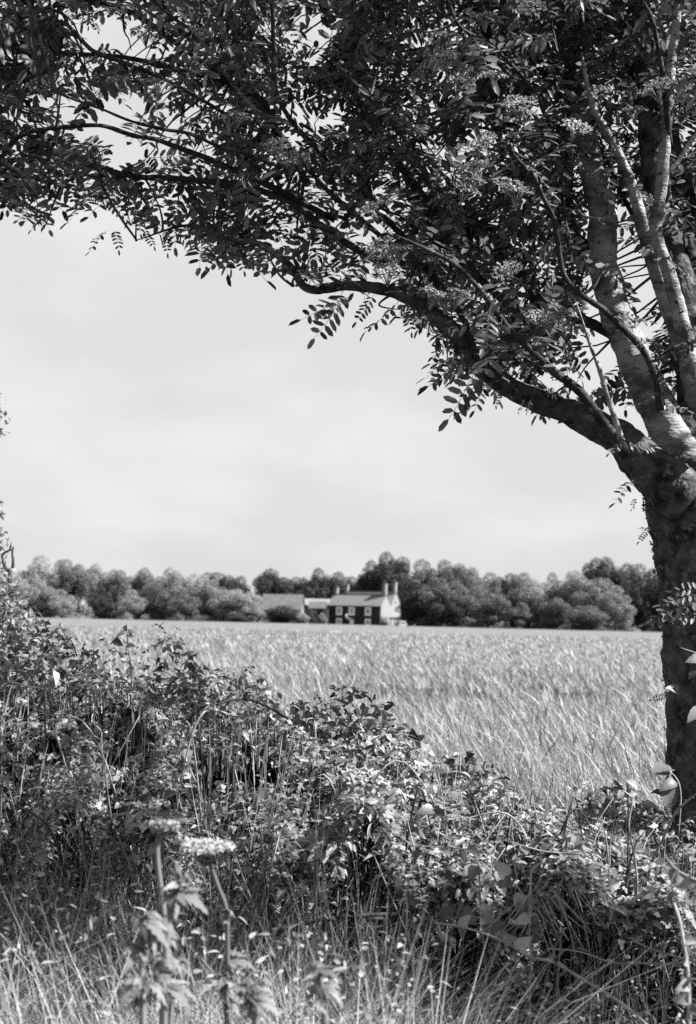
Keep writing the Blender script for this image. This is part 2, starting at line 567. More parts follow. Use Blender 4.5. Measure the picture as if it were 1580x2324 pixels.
# limbs traced as (x, y, radius) in picture units, each with its own distance span from trunk to tip
LIMBS = [
    # name, points from the trunk outwards, distance at the start, distance at the end, bark
    ('limb', [(1560,1130,70),(1480,1070,52),(1400,990,38),(1290,935,30),(1185,893,26),(1095,835,22),(1000,728,19),(900,665,16),(790,648,12),(700,655,10),(655,600,8),(590,555,7),(510,540,5),(425,512,4),(310,545,3)], 5.1, 5.0, 'bark'),
    ('limb', [(1560,1060,60),(1520,980,46),(1475,890,40),(1430,790,38),(1392,690,36),(1368,581,34),(1368,480,31),(1345,390,28),(1328,300,25),(1312,200,20),(1300,100,18),(1296,-40,16),(1280,-260,12)], 5.15, 5.6, 'pale_bark'),
    ('limb', [(1590,1050,60),(1590,900,50),(1560,780,40),(1545,640,34),(1505,520,32),(1488,400,30),(1470,250,26),(1462,100,22),(1450,-80,18),(1440,-300,12)], 5.3, 5.2, 'bark'),
    ('limb', [(1600,930,40),(1560,800,26),(1522,700,22),(1490,610,19),(1465,540,16),(1440,440,13),(1405,350,11),(1370,290,9),(1342,230,8),(1320,120,7)], 5.2, 4.9, 'pale_bark'),
    ('limb', [(1575,870,24),(1545,720,18),(1515,610,15),(1488,530,15),(1500,430,14),(1512,300,13),(1522,160,12),(1533,70,11),(1540,-30,10),(1550,-200,8)], 5.0, 4.8, 'pale_bark'),
    ('branch', [(1500,930,14),(1482,856,11),(1450,791,10),(1408,738,9),(1365,704,9),(1320,664,8),(1282,615,8),(1262,510,7),(1238,455,7),(1210,400,6),(1180,368,5),(1135,312,4)], 5.0, 4.7, 'pale_bark'),
    ('branch', [(1420,1030,18),(1365,951,14),(1315,886,13),(1262,840,12),(1205,800,10),(1150,740,9),(1090,660,8),(1030,600,7),(960,560,6),(890,530,5)], 5.0, 4.6, 'bark'),
    ('branch', [(1412,1000,9),(1382,905,7),(1356,831,6),(1335,771,5),(1310,690,4)], 4.9, 4.8, 'pale_bark'),
    ('branch', [(1380,581,20),(1300,540,18),(1285,430,18),(1295,300,18),(1300,180,17),(1275,60,15),(1250,-100,12)], 5.5, 6.0, 'bark'),
    ('branch', [(1430,780,18),(1330,730,15),(1240,700,14),(1180,620,14),(1100,560,13),(1045,520,12),(980,470,11),(930,400,11),(880,330,9),(850,240,8),(815,120,7),(800,-20,6)], 5.3, 5.8, 'bark'),
    ('branch', [(1110,860,10),(1085,815,9),(1060,740,8),(1000,650,8),(940,590,8),(870,540,8),(800,480,7),(740,420,7),(660,330,7),(600,260,7),(500,170,8),(395,92,8),(350,60,8),(300,26,8),(240,8,7),(165,10,6),(100,20,6),(50,36,5),(-30,75,4)], 5.0, 5.4, 'bark'),
    ('branch', [(1240,760,14),(1150,690,12),(1070,610,11),(1010,500,10),(955,370,9),(915,315,8),(865,250,7),(810,200,6),(740,120,5)], 5.1, 4.7, 'bark'),
    ('branch', [(640,330,7),(600,240,8),(560,200,8),(480,172,8),(400,155,8),(300,135,7),(200,122,6),(60,120,5),(-40,118,4)], 5.3, 5.1, 'bark'),
    ('branch', [(870,600,11),(800,560,11),(740,520,11),(660,460,10),(560,425,10),(470,410,9),(385,400,9),(325,398,8),(280,393,7),(225,372,6),(150,345,5),(90,345,4),(30,368,4),(-30,390,3)], 5.05, 5.5, 'bark'),
    ('branch', [(760,500,9),(680,460,9),(600,415,9),(500,370,8),(430,345,8),(350,320,7),(300,300,7),(225,282,6),(110,290,6),(50,310,7),(0,352,6),(-40,380,4)], 5.2, 4.8, 'bark'),
    ('branch', [(640,380,6),(560,350,6),(500,335,5),(430,310,5),(375,290,5),(300,275,4),(225,245,4),(150,215,3),(90,190,2)], 4.8, 4.5, 'twig'),
    ('branch', [(600,270,6),(540,200,6),(500,150,6),(450,88,6),(425,62,6),(390,60,5),(350,38,5),(300,0,4),(280,-30,4)], 4.9, 4.7, 'pale_bark'),
    ('branch', [(425,62,5),(395,42,5),(372,0,5),(360,-60,4)], 4.7, 4.7, 'pale_bark'),
    ('branch', [(560,290,5),(420,200,5),(300,150,6),(225,120,7),(198,103,6),(150,62,6),(130,38,5),(108,-20,4)], 5.0, 4.8, 'pale_bark'),
    ('branch', [(700,420,9),(650,330,10),(600,250,10),(560,170,11),(535,100,11),(525,50,10),(510,-30,9),(490,-200,7)], 5.5, 5.8, 'bark'),
    ('branch', [(880,480,8),(800,420,8),(720,340,8),(665,280,7),(630,200,7),(622,100,7),(619,-20,7),(600,-200,5)], 5.0, 4.6, 'bark'),
    ('branch', [(920,540,9),(850,470,9),(838,400,9),(824,300,8),(808,180,8),(796,60,7),(790,-60,6)], 5.4, 5.2, 'bark'),
    ('branch', [(1280,360,7),(1240,260,6),(1215,215,6),(1185,175,6),(1140,125,6),(1090,90,6),(1045,55,5),(1015,0,5),(990,-80,4)], 5.0, 4.6, 'bark'),
    ('branch', [(1020,470,3),(960,315,3),(920,255,3),(885,200,2),(870,140,2)], 4.8, 4.6, 'twig'),
    ('branch', [(1290,560,4),(1282,480,3),(1280,380,3),(1282,300,3),(1276,210,3),(1268,120,3),(1245,20,3),(1235,-40,2)], 4.9, 4.9, 'bark'),
    ('branch', [(1545,760,9),(1500,640,8),(1468,560,8),(1452,510,7),(1410,440,6),(1370,355,5),(1340,290,4)], 5.2, 5.6, 'bark'),
    ('branch', [(1520,330,10),(1505,200,8),(1480,60,7),(1450,-20,6),(1430,-160,4)], 4.9, 4.6, 'pale_bark'),
    ('branch', [(1505,400,8),(1530,370,8),(1560,325,8),(1600,270,7),(1660,190,6)], 4.9, 5.0, 'bark'),
    ('branch', [(790,650,6),(740,665,5),(700,645,4),(660,650,3)], 5.0, 4.9, 'twig'),
    ('branch', [(310,545,3),(270,490,4),(235,420,4),(215,370,4),(190,330,4)], 4.9, 5.0, 'twig'),
    ('branch', [(145,400,4),(125,460,3),(100,520,3)], 5.1, 4.9, 'twig'),
    ('branch', [(900,660,4),(860,690,3),(925,705,2)], 4.9, 4.8, 'twig'),
    ('limb', [(1600,1000,60),(1680,860,45),(1740,700,36),(1800,500,30),(1850,250,22),(1900,-50,16),(1950,-300,10)], 5.4, 5.8, 'bark'),
    ('limb', [(1610,980,55),(1660,820,40),(1650,600,34),(1660,350,26),(1640,100,20),(1600,-200,14)], 5.6, 6.6, 'bark'),
    ('limb', [(1610,960,45),(1700,800,34),(1760,620,28),(1800,380,22),(1780,150,16),(1760,-100,10)], 5.0, 4.0, 'bark'),
    ('limb', [(1600,900,40),(1580,700,30),(1560,480,26),(1500,250,20),(1400,50,16),(1300,-150,12)], 5.6, 7.0, 'bark'),
    ('branch', [(1296,-40,14),(1150,-160,11),(1000,-300,8),(850,-420,5)], 5.6, 5.4, 'bark'),
    ('limb', 'shade_limb', 'x'),  # unseen limb added to carry the foliage that shades the verge
    ('branch', [(790,-60,6),(700,-180,5),(600,-300,4)], 5.2, 4.9, 'bark'),
    ('branch', [(1462,0,18),(1500,-200,14),(1560,-420,9)], 5.2, 5.0, 'bark'),
    ('branch', [(1170,130,10),(1150,80,11),(1145,20,11),(1135,-60,10),(1110,-180,8)], 4.9, 4.7, 'pale_bark'),
    ('branch', [(1120,180,10),(1112,100,14),(1104,40,14),(1098,-30,13),(1080,-200,10)], 5.0, 4.9, 'pale_bark'),
]
tb = at(1640, 2450, TY); tree_base = np.array([tb[0], TY, 0.0])
rowan = empty('rowan_tree', tree_base)
tag(rowan, 'rowan tree with dark mottled trunk and arching leafy limbs framing the field', 'tree')

tm = MB()
tp = [at(1668, 2560, TY), at(1655, 2300, TY), at(1650, 2000, TY), at(1636, 1700, TY), at(1622, 1450, TY), at(1604, 1280, TY), at(1580, 1150, TY + .02), at(1565, 1050, TY + .03), at(1575, 940, TY + .08)]
tp[0][2] = -0.05
trad = np.array([135, 122, 116, 116, 114, 112, 112, 100, 70]) * TY / FPX
tm.tube(np.array(tp), trad, k=48, jit=0.10, smooth_steps=16, fr=8.0)
trunk_o = tm.build('trunk', M['bark'], rowan, smooth=True, off=tree_base)

nodes_p, nodes_r = [], []
for li, item in enumerate(LIMBS):
    if item[1] == 'shade_limb':
        P = np.array([(1.45, 5.5, 2.6), (1.75, 5.3, 3.4), (2.1, 4.7, 4.1), (2.7, 3.9, 4.5), (3.5, 3.0, 4.4), (4.5, 2.6, 4.2)])
        rad = np.array([.024, .020, .017, .014, .010, .005])
        MB().tube(P, rad, k=14, jit=.15, smooth_steps=8).build('limb', M['bark'], rowan, smooth=True, off=tree_base)  # support for the added shading foliage, out of view
        P2, r2 = catmull(P, rad, 6); nodes_p.append(P2); nodes_r.append(r2)
        continue
    nm, pts, Y0, Y1, mt = item
    a = np.array(pts, float)
    L = np.concatenate([[0], np.cumsum(np.linalg.norm(np.diff(a[:, :2], axis=0), axis=1))]); L /= L[-1]
    Ys = Y0 + (Y1 - Y0) * L
    P = np.array([at(x, y, yy) for (x, y, r), yy in zip(pts, Ys)])
    a[-1, 2] *= 0.35
    rad = a[:, 2] * Ys / FPX * (.8 if nm == 'branch' else 1)
    if li > 4:   # small uneven bends so that the wood is not ruler-straight
        for q in range(1, len(P) - 1):
            P[q] += rng.normal(0, 0.004, 3)
    mb = MB()
    big = a[:, 2].max() > 15
    mb.tube(P, rad, k=20 if big else 8, jit=0.20 if big else 0.22, smooth_steps=12 if big else 6, seed=li * 3.3, fr=14 if big else 30)
    if nm == 'branch': mt = 'pale_bark' if li in (7, 16, 38, 39) else 'dark_bark'
    mb.build(nm, M[mt], rowan, smooth=True, off=tree_base)
    P2, r2 = catmull(P, rad, 6)
    nodes_p.append(P2); nodes_r.append(r2)
nodes_p = np.vstack(nodes_p); nodes_r = np.concatenate(nodes_r)

# crown outline in picture units: lower edge of the leaf mass
LOW = np.array([(-400,430),(0,385),(30,440),(60,500),(100,520),(140,450),(185,420),(230,450),(262,520),(330,530),(420,505),(445,560),(500,585),(560,600),(610,560),(650,570),(700,650),(760,665),(800,650),(850,640),(900,660),(940,700),(1000,745),(970,800),(1040,850),(1090,850),(1130,885),(1200,905),(1270,925),(1330,930),(1400,900),(1450,860),(1500,820),(1560,810),(1640,900),(1900,950),(2400,1000)], float)
HOLES = [(275,75,85,40,.97),(215,45,35,28,.9),(395,190,42,32,.9),(1240*.5+70,55,40,45,.85),(240,235,90,28,.55),(300,300,110,30,.5),(380,330,90,25,.45),
         (660,300,38,36,.8),(700,90,30,40,.8),(745,75,35,30,.8),(800,455,50,30,.75),(905,480,55,22,.85),(980,410,30,45,.7),(1035,320,28,22,.9),(730,560,45,22,.8),(640,535,40,18,.7),
         (1385,220,24,40,.8),(1400,330,22,34,.9),(1450,440,16,60,.7),(1420,180,35,30,.4),(1555,60,18,60,.6),(1560,300,25,60,.5),(1050,700,40,15,.3),(1190,600,45,40,.6),(1220,700,30,40,.5),(1240,820,40,30,.6),
         (1300,850,50,40,.5),(1150,700,30,20,.5),(690,490,40,20,.5),(480,470,30,15,.4),(360,470,50,30,.4),(420,230,40,20,.6),(1330,790,40,60,.4),(1500,640,50,100,.3),(1385,620,62,220,.5),(560,480,30,20,.5),(180,160,30,12,.5)]


def crown_ok(P, slack=0.0, strict=True):
    x, y = proj(P)
    inside = (x > -60) & (x < 1640) & (y > -60) & (y < 2324) & (P[:, 1] > 0.5)
    low = np.interp(x, LOW[:, 0], LOW[:, 1])
    ok = (y < low + slack)
    pr = np.zeros(len(P))
    for hx, hy, rx, ry, q in HOLES:
        d = ((x - hx) / rx) ** 2 + ((y - hy) / ry) ** 2
        pr = np.maximum(pr, np.where(d < 1, q, 0))
    ok &= rng.random(len(P)) > pr
    return ok, inside


def sunny(Q):  # drops leaves that would cast shade on the hedge top and front verge
    keep = np.ones(len(Q), bool)
    for zl, xa, xb, ya, yb, q in ((1.2, -1.9, 1.25, 4.4, 5.7, .93), (.9, -1.2, 1.0, 2.2, 3.4, .93), (1.0, -1.3, .2, 4.1, 4.4, .75), (1.05, -.5, 1.2, 4.1, 4.6, .8)):
        t = (Q[:, 2] - zl) / SUN.z
        X = Q[:, 0] - SUN.x * t; Y = Q[:, 1] - SUN.y * t
        keep &= ~((X > xa) & (X < xb) & (Y > ya) & (Y < yb) & (rng.random(len(Q)) < q))
    return keep


# twig tips fill the crown volume
def crown_tips(n_in, n_out):
    xs = rng.uniform(-120, 1640, n_in * 3); ysd = rng.uniform(-120, 940, n_in * 3)
    Yd = 4.78 + 2.0 * rng.random(n_in * 3) ** 1.3
    P = np.array([at(a, b, c) for a, b, c in zip(xs, ysd, Yd)])
    ok, _ = crown_ok(P)
    P = P[ok][:n_in]
    # the crown goes on above the picture, to the right and round the trunk
    Q = np.stack([rng.normal(tree_base[0] - 0.25, 1.35, n_out), rng.normal(5.3, 1.3, n_out), rng.uniform(2.9, 6.2, n_out)], -1)
    x, y = proj(Q)
    inside = (x > -60) & (x < 1600) & (y > -40)
    low = np.interp(x, LOW[:, 0], LOW[:, 1])
    # keep out of the frame, and clear of the camera
    keep = (~inside) & ((y < low) | (x > 1640)) & (Q[:, 1] > 3.0)
    # unseen crown thinned where its shadow would land on the hedge top and verge
    keep &= sunny(Q)
    # unseen foliage added along the sun rays to shade the verge grass
    k = 210
    t = rng.uniform(2.7, 5.4, k)
    L2 = np.stack([rng.uniform(-1.5, 1.5, k), rng.uniform(3.35, 4.2, k), np.full(k, .65)], -1)
    kp = rng.random(k) < np.where((L2[:, 0] > -.5) & (L2[:, 0] < .3), .35, .95)
    L2, t = L2[kp], t[kp]
    shade_tips = L2 + np.array(SUN) * t[:, None]
    x, y = proj(shade_tips)
    shade_tips = shade_tips[(x > 1760) | (y < -260)]
    return P, np.vstack([Q[keep], shade_tips])


tips_in, tips_out = crown_tips(740, 700)


def twigs(tips, reach, leaf_n, scale_rng):
    mb = MB(); lp, ld, ln = [], [], []
    for tpt in tips:
        d = np.linalg.norm(nodes_p - tpt, axis=1) + 0.0
        k = int(np.argmin(d + rng.random(len(d)) * 0.08))
        s = nodes_p[k]
        v = tpt - s; L = np.linalg.norm(v)
        if L < 0.05 or L > reach: continue
        side = np.cross(v, rng.normal(0, 1, 3)); side /= np.linalg.norm(side) + 1e-9
        m1 = s + v * 0.35 + side * L * rng.uniform(.03, .14) + np.array([0, 0, -0.05 * L])
        m2 = s + v * 0.7 + side * L * rng.uniform(.0, .10)
        P, rr = catmull(np.array([s, m1, m2, tpt]), np.array([0.005 + L * .003, 0.0042, 0.003, 0.0018]), 3)
        mb.tube(P, rr, k=4)
        dirn = unit(P[-1] - P[-2])
        m = rng.integers(leaf_n[0], leaf_n[1] + 1)
        for q in range(m):
            t = 1 - q * min(0.11, 0.32 / m) / max(L, .2) * 1.0
            f = max(0, t) * (len(P) - 1); i = min(int(f), len(P) - 2); base = P[i] + (P[i + 1] - P[i]) * (f - i)
            az = rng.uniform(0, 2 * math.pi)
            rad = np.array([math.cos(az), math.sin(az), rng.normal(0.1, 0.35)])
            dd = unit(dirn * rng.uniform(.2, .9) + rad * rng.uniform(.6, 1.1) + np.array([0, 0, -0.25]))
            nn = unit(np.array([rng.normal(0, .55), rng.normal(-0.15, .6), 1.0]))
            lp.append(base); ld.append(dd); ln.append(nn)
    return mb, np.array(lp), np.array(ld), np.array(ln)


twb, lp, ld, ln = twigs(tips_in, 1.3, (4, 7), None)
twb.build('twigs', M['twig'], rowan, smooth=True, off=tree_base)['kind'] = 'stuff'
ls = rng.uniform(0.8, 1.45, len(lp))
tipp = lp + ld * (ls * 0.17)[:, None]
ok1, _ = crown_ok(lp, 25); ok2, _ = crown_ok(tipp, 45)
ok = ok1 & ok2 & (sunny(lp) | (rng.random(len(lp)) < .5)) & (rng.random(len(lp)) > np.where(proj(lp)[0] < 800, .36, .10))
# the big pale limb stands mostly clear of leaves on the near side
bx, by = proj(tipp * .5 + lp * .5)
limb_x = np.interp(by, [280, 390, 480, 581, 690, 790, 890], [1330, 1350, 1368, 1370, 1395, 1432, 1478])
ok &= ~((np.abs(bx - limb_x) < 62) & (by > 270) & (by < 900) & (lp[:, 1] < 5.5) & (rng.random(len(lp)) < .82))
lp, ld, ln, ls, tipp = lp[ok], ld[ok], ln[ok], ls[ok], tipp[ok]
tid = rng.integers(0, len(ROW), len(lp))

# leaves traced singly: base and tip in picture units, distance
EXPL = [(245,525,178,552,4.85,.8),(262,520,272,572,4.85,.6),(375,520,372,572,4.85,.7),(395,515,440,570,4.8,.7),(330,520,352,560,4.85,.6),(468,545,470,590,4.8,.7),
        (540,560,556,618,4.8,.8),(590,570,602,602,4.85,.7),(640,560,570,600,4.8,.8),(800,672,676,698,4.8,1.0),(780,660,710,768,4.75,1.0),(850,668,800,722,4.8,.9),(905,682,824,768,4.75,1.0),(925,700,918,760,4.75,.7),
        (1060,800,950,828,4.8,1.0),(1070,815,950,870,4.75,1.0),(1075,830,962,852,4.9,1.0),(1088,845,980,965,4.7,1.15),(1100,855,1005,915,4.75,1.05),(1110,865,1055,925,4.8,.9),(1125,880,1128,925,4.8,.6),(1190,905,1178,938,4.8,.5),(1205,905,1196,940,4.85,.45),
        (1020,760,965,800,4.85,.9),(1035,775,990,810,4.8,.9),(990,735,905,708,4.8,.8),
        (1440,1092,1372,1122,4.85,.65),(1445,1130,1424,1152,4.85,.45),(1475,1195,1446,1222,4.85,.5),(1478,1198,1450,1200,4.9,.4),
        (1420,1010,1500,1008,4.75,.8),(1410,1000,1380,1035,4.75,.7),(1500,920,1570,935,4.7,.9),(1480,905,1420,925,4.7,.7),(1590,770,1515,800,4.7,.9),(1600,785,1530,792,4.75,.8),
        (1590,1350,1500,1348,4.8,.95),(1600,1370,1460,1395,4.8,1.1),(1600,1400,1500,1380,4.85,1.0),(1570,1360,1520,1420,4.8,.8),(1600,1340,1520,1320,4.9,.9),
        (1520,1575,1478,1582,4.9,.5),(1520,1570,1496,1556,4.9,.5),
        (90,430,42,470,4.9,.7),(110,480,60,520,4.9,.75),(95,515,75,490,4.9,.6),(150,400,165,470,4.9,.8),(20,400,40,450,4.9,.8),(200,430,225,470,4.9,.8),(240,450,300,500,4.9,.9),(300,470,330,520,4.9,.9),
        (210,50,225,75,4.9,.7),(185,10,180,45,4.9,.6),(205,15,213,72,4.85,.7),(1000,395,985,320,4.7,.9),(1010,430,985,370,4.7,.8),(940,500,960,440,4.8,.8)]
el, ed, en, es = [], [], [], []
for (x0, y0, x1, y1, Y, s) in EXPL:
    p0 = at(x0, y0, Y); p1 = at(x1, y1, Y - 0.015 + rng.normal(0, .02))
    el.append(p0); ed.append(p1 - p0); es.append(np.linalg.norm(p1 - p0) / 0.19)
    en.append(np.array([rng.normal(0, .45), -0.75 + rng.normal(0, .25), 0.75]))
el, ed, en, es = map(np.array, (el, ed, en, es))
etid = rng.integers(0, len(ROW), len(el))
sx, sy = proj(tipp)
low = np.interp(sx, LOW[:, 0], LOW[:, 1])
vis = (sx > -20) & (sx < 1600) & (sy > -20)
score = np.where(vis, lp[:, 1] - np.clip(1 - (low - sy) / 160, 0, 1) * 1.2, 99)
order = np.argsort(score)
n_ind = 290 - len(el)
ind = order[:n_ind]; rest = order[n_ind:]
row_me = []
for k, (V, F) in enumerate(ROW):
    me = mesh_np('rowan_leaf_%d' % k, V, F); me.materials.append(M['rowan']); row_me.append(me)
Mf = frames(ld, ln); Me = frames(ed, en)


def put_leaf(me, name, parent, Mx, p, s, off):
    o = bpy.data.objects.new(name, me)
    m4 = Matrix(Mx.tolist()).to_4x4() @ Matrix.Scale(s, 4)
    m4.translation = Vector((p - off).tolist())
    o.matrix_basis = m4
    col.objects.link(o); o.parent = parent
    return o


for i in ind:
    put_leaf(row_me[tid[i]], 'leaf', rowan, Mf[i], lp[i], ls[i], tree_base)
for i in range(len(el)):
    put_leaf(row_me[etid[i]], 'leaf', rowan, Me[i], el[i], es[i], tree_base)
fol = MB()
for k, (V, F) in enumerate(ROW):
    sel = rest[tid[rest] == k]
    if len(sel):
        fol.add(*scatter(V, F, Mf[sel], lp[sel], ls[sel]))
fol.build('foliage', M['rowan'], rowan, off=tree_base)['kind'] = 'stuff'

twb, lp2, ld2, ln2 = twigs(tips_out, 2.6, (7, 10), None)
twb.build('upper_twigs', M['twig'], rowan, off=tree_base)['kind'] = 'stuff'  # twigs of the added shading foliage are in here too
x_, y_ = proj(lp2)
bad = (x_ > -150) & (x_ < 1660) & (y_ > -120) & (lp2[:, 1] > 0)
lowx = np.interp(x_, LOW[:, 0], LOW[:, 1])
bad &= (y_ > lowx - 20) | (lp2[:, 1] < 4.9)
bad |= ~sunny(lp2)
lp2, ld2, ln2 = lp2[~bad], ld2[~bad], ln2[~bad]
V, F = ROWC[0]
ob = MB().add(*scatter(V, F, frames(ld2, ln2), lp2, rng.uniform(.9, 1.4, len(lp2))))
ob.build('upper_foliage', M['rowan'], rowan, off=tree_base)['kind'] = 'stuff'  # upper crown together with the unseen foliage added to shade the verge


# flower clusters: flat heads of tiny blossom on forked stalks
def corymb(seed, rad=0.05):
    r = np.random.default_rng(seed)
    mb = MB()
    n = 70
    a = r.uniform(0, 2 * math.pi, n); q = np.sqrt(r.uniform(0, 1, n)) * rad
    pts = np.stack([np.cos(a) * q, np.sin(a) * q, 0.03 + 0.012 * (1 - (q / rad) ** 2) + r.normal(0, .003, n)], -1)
    for k in range(0, n, 5):
        mb.tube(np.array([(0, 0, -0.02), pts[k] * [.4, .4, .5], pts[k]]), [0.0012, .001, .0006], k=3)
    V, F = leaf_tpl(0.007, 0.007, 0.3, 0.0, seg=1)
    D = unit(np.stack([r.normal(0, 1, n * 4), r.normal(0, 1, n * 4), r.normal(0, .3, n * 4)], -1))
    N_ = np.tile(np.array([[0, 0, 1.0]]), (n * 4, 1)) + r.normal(0, .4, (n * 4, 3))
    P = np.repeat(pts, 4, 0)
    mb.add(*scatter(V, F, frames(D, N_), P, r.uniform(.7, 1.3, n * 4)))
    return mb.mesh('corymb')


cor = [corymb(s) for s in (1, 2, 3)]
for c in cor: c.materials.append(M['flower'])
FL = [(870,575,4.5),(895,600,4.5),(855,600,4.55),(905,585,4.55),(985,165,4.5),(1010,150,4.5),(960,180,4.5),(1040,205,4.5),(1060,185,4.55),(1120,190,4.6),(1075,430,4.5),(1050,450,4.5),(1150,440,4.5),(1170,460,4.5),(1085,405,4.5),
      (850,490,4.6),(1105,330,4.6),(1085,350,4.6),(520,290,4.5),(540,280,4.5),(630,350,4.6),(650,370,4.6),(580,55,5.0),(330,95,5.1),(350,100,5.1),(1140,635,4.6),(1160,620,4.6),(1250,740,4.6),(1270,725,4.6),(1220,735,4.6),(1100,60,4.6),(1180,260,4.5),(1190,275,4.5),(270,200,4.6),(360,215,4.6),(460,90,4.7),(100,215,4.8),(700,375,4.8),(1300,310,4.4),(980,690,4.7),(1010,700,4.7),(880,640,4.7),(1035,690,4.7),(1495,220,4.6),(1440,270,4.8),(1360,230,4.8)]
for k, (x, y, Y) in enumerate(FL):
    p = at(x, y, Y)
    nn = np.array([rnd.uniform(-.5, .5), rnd.uniform(-1.1, -.2), 1.0])
    Mx = frames(np.array([rnd.uniform(-1, 1), rnd.uniform(-.2, .6), 0.1]), nn)
    put_leaf(cor[k % 3], 'flower_cluster', rowan, Mx, p, rnd.uniform(.75, 1.25), tree_base)

# moss cushions along the mossy limbs
mv = MB()
tv = leaf_tpl(0.012, 0.006, .3, .2, seg=1)
cand = np.where(nodes_r > 0.012)[0]
for c in rng.choice(cand, 110):
    ctr = nodes_p[c] + rng.normal(0, 1, 3) * nodes_r[c] * 0.7
    k = rng.integers(25, 60)
    d = unit(rng.normal(0, 1, (k, 3)))
    mv.add(*scatter(tv[0], tv[1], frames(d, rng.normal(0, 1, (k, 3))), ctr + d * 0.008 * rng.uniform(.3, 1.6, (k, 1)), rng.uniform(.7, 1.5, k)))
for i in range(500):   # moss and lichen fringe up the trunk
    f = rng.uniform(0, 7.8); j = int(f); P0 = tp[j] + (tp[j + 1] - tp[j]) * (f - j); rr = trad[j] + (trad[j + 1] - trad[j]) * (f - j)
    a = rng.uniform(0, 2 * math.pi); dn = np.array([math.cos(a), math.sin(a), 0]); ctr = P0 + dn * rr * 1.0
    k = rng.integers(6, 18)
    d = unit(rng.normal(0, 1, (k, 3)) + dn)
    mv.add(*scatter(tv[0], tv[1], frames(d, rng.normal(0, 1, (k, 3))), ctr + d * 0.006, rng.uniform(.6, 1.3, k)))
mv.build('moss', M['moss'], rowan, off=tree_base)['kind'] = 'stuff'


# ------------------------------------------------------------------ hedge bank
SIL = np.array([(-1400,1420),(-300,1435),(0,1495),(100,1515),(200,1535),(300,1545),(370,1560),(450,1580),(600,1565),(700,1622),(800,1650),(900,1682),(1060,1708),(1200,1750),(1350,1805),(1500,1850),(1650,1880),(2600,1900)], float)
YC = 5.1


def ztop(X):
    dx = CX + X / YC * FPX
    y = np.interp(dx, SIL[:, 0], SIL[:, 1])
    hor = 1404 + (dx - 790) * 0.0227
    return CAM_Z - (y - hor) / FPX * YC


def bank_z(X, Y):
    zt = ztop(X) - 0.17 - 0.09 * np.clip((X + .1) / .6, 0, 1) + 0.05 * np.sin(X * 6.5 + .5) + 0.04 * np.sin(X * 15)
    front = 4.62 + 0.1 * np.sin(X * 5.0) + 0.06 * np.sin(X * 13 + 1)
    t = np.clip((Y - (front - 0.35)) / 0.55, 0, 1); t = t * t * (3 - 2 * t)
    back = 1 - np.clip((Y - 5.5) / 0.8, 0, 1) ** 2
    base = 0.10 + 0.04 * np.sin(X * 3) * np.sin(Y * 2)
    z = base + (zt - base) * t * back
    z = z + 0.05 * np.sin(X * 9 + Y * 7) * t
    return z * np.clip((6.5 - Y) / 0.3, 0, 1) - 0.01


V, F = grid(np.arange(-4, 4.01, 0.05), np.concatenate([np.arange(0.2, 3.9, 0.2), np.arange(3.9, 6.6, 0.05)]), bank_z)
hx_, hy_ = proj(V)
for ax, ay, rx, ry in ((475,1758,74,52),(120,1705,55,36),(590,1780,55,34)):
    g = np.exp(-(((hx_ - ax) / rx) ** 2 + ((hy_ - ay) / ry) ** 2) ** 2) * (V[:, 1] > 4) * (V[:, 1] < 4.85)
    V[:, 1] += .30 * g; V[:, 2] -= .03 * g
tag(MB().add(V, F).build('earth_bank', M['soil'], smooth=True), kind='structure')

HOLLOW = [(475,1758,66,48),(120,1705,50,34),(325,1665,40,20),(590,1760,50,30),(440,1715,35,26),(1010,1830,30,15),(700,1760,30,15),(250,1720,40,18),(400,1820,60,30),(180,1590,30,15)]


def hollow_ok(P, q=0.9):
    x, y = proj(P)
    pr = np.zeros(len(P))
    for hx, hy, rx, ry in HOLLOW:
        d = ((x - hx) / rx) ** 2 + ((y - hy) / ry) ** 2
        pr = np.maximum(pr, np.where(d < 1, q, 0))
    return rng.random(len(P)) > pr


def shell(n, xr, face_lo=0.55):
    """points just outside the hedge bank: its top and the upper part of its face"""
    X = rng.uniform(xr[0], xr[1], n)
    s = rng.random(n)
    Y = np.where(s < 0.6, rng.uniform(4.15, 4.75, n), rng.uniform(4.7, 5.6, n))
    zb = bank_z(X, Y)
    zt = ztop(X)
    on_face = Y < 4.75
    lo = np.maximum(zb * .7, zt * (face_lo + .10 * np.sin(X * 8.3 + 1) + .09 * np.sin(X * 21)))
    Z = np.where(on_face, lo + rng.random(n) * np.maximum(zt - 0.08 - lo, 0.02) * (0.3 + 0.7 * (Y - 4.15) / .6), zb + rng.random(n) ** 1.4 * (0.21 + 0.09 * np.sin(X * 11 + Y * 5)))
    return np.stack([X, Y, Z], -1)


def leafset(n_leaflets, ll, lw, spread=60, seed=0, stalk=0.02):
    """a bramble leaf: three leaflets (or one) on a short stalk"""
    r = random.Random(seed)
    items = []
    mb = MB(); mb.tube(np.array([(0, 0, 0), (0, stalk, .003), (0, stalk * 1.6, 0)]), [.0012, .001, .0008], k=3)
    items.append((np.vstack(mb.V), [np.vstack(mb.F3), np.vstack(mb.F4)]))
    angs = [0] if n_leaflets == 1 else ([-spread, 0, spread] if n_leaflets == 3 else [-100, -50, 0, 50, 100])
    for a in angs:
        V, F = leaf_tpl(ll * r.uniform(.85, 1.1) * (1.15 if a == 0 else 1), lw * r.uniform(.9, 1.1), fold=r.uniform(.15, .5), curl=r.uniform(.0, .35), seg=3, shape=0.42)
        A = rot('Z', -R(a + r.uniform(-8, 8))) @ rot('Y', R(r.uniform(-25, 25))) @ rot('X', R(r.uniform(-20, 20)))
        items.append(place(V, F, A, (0, stalk * 1.5, 0)))
    return merge_t(items)


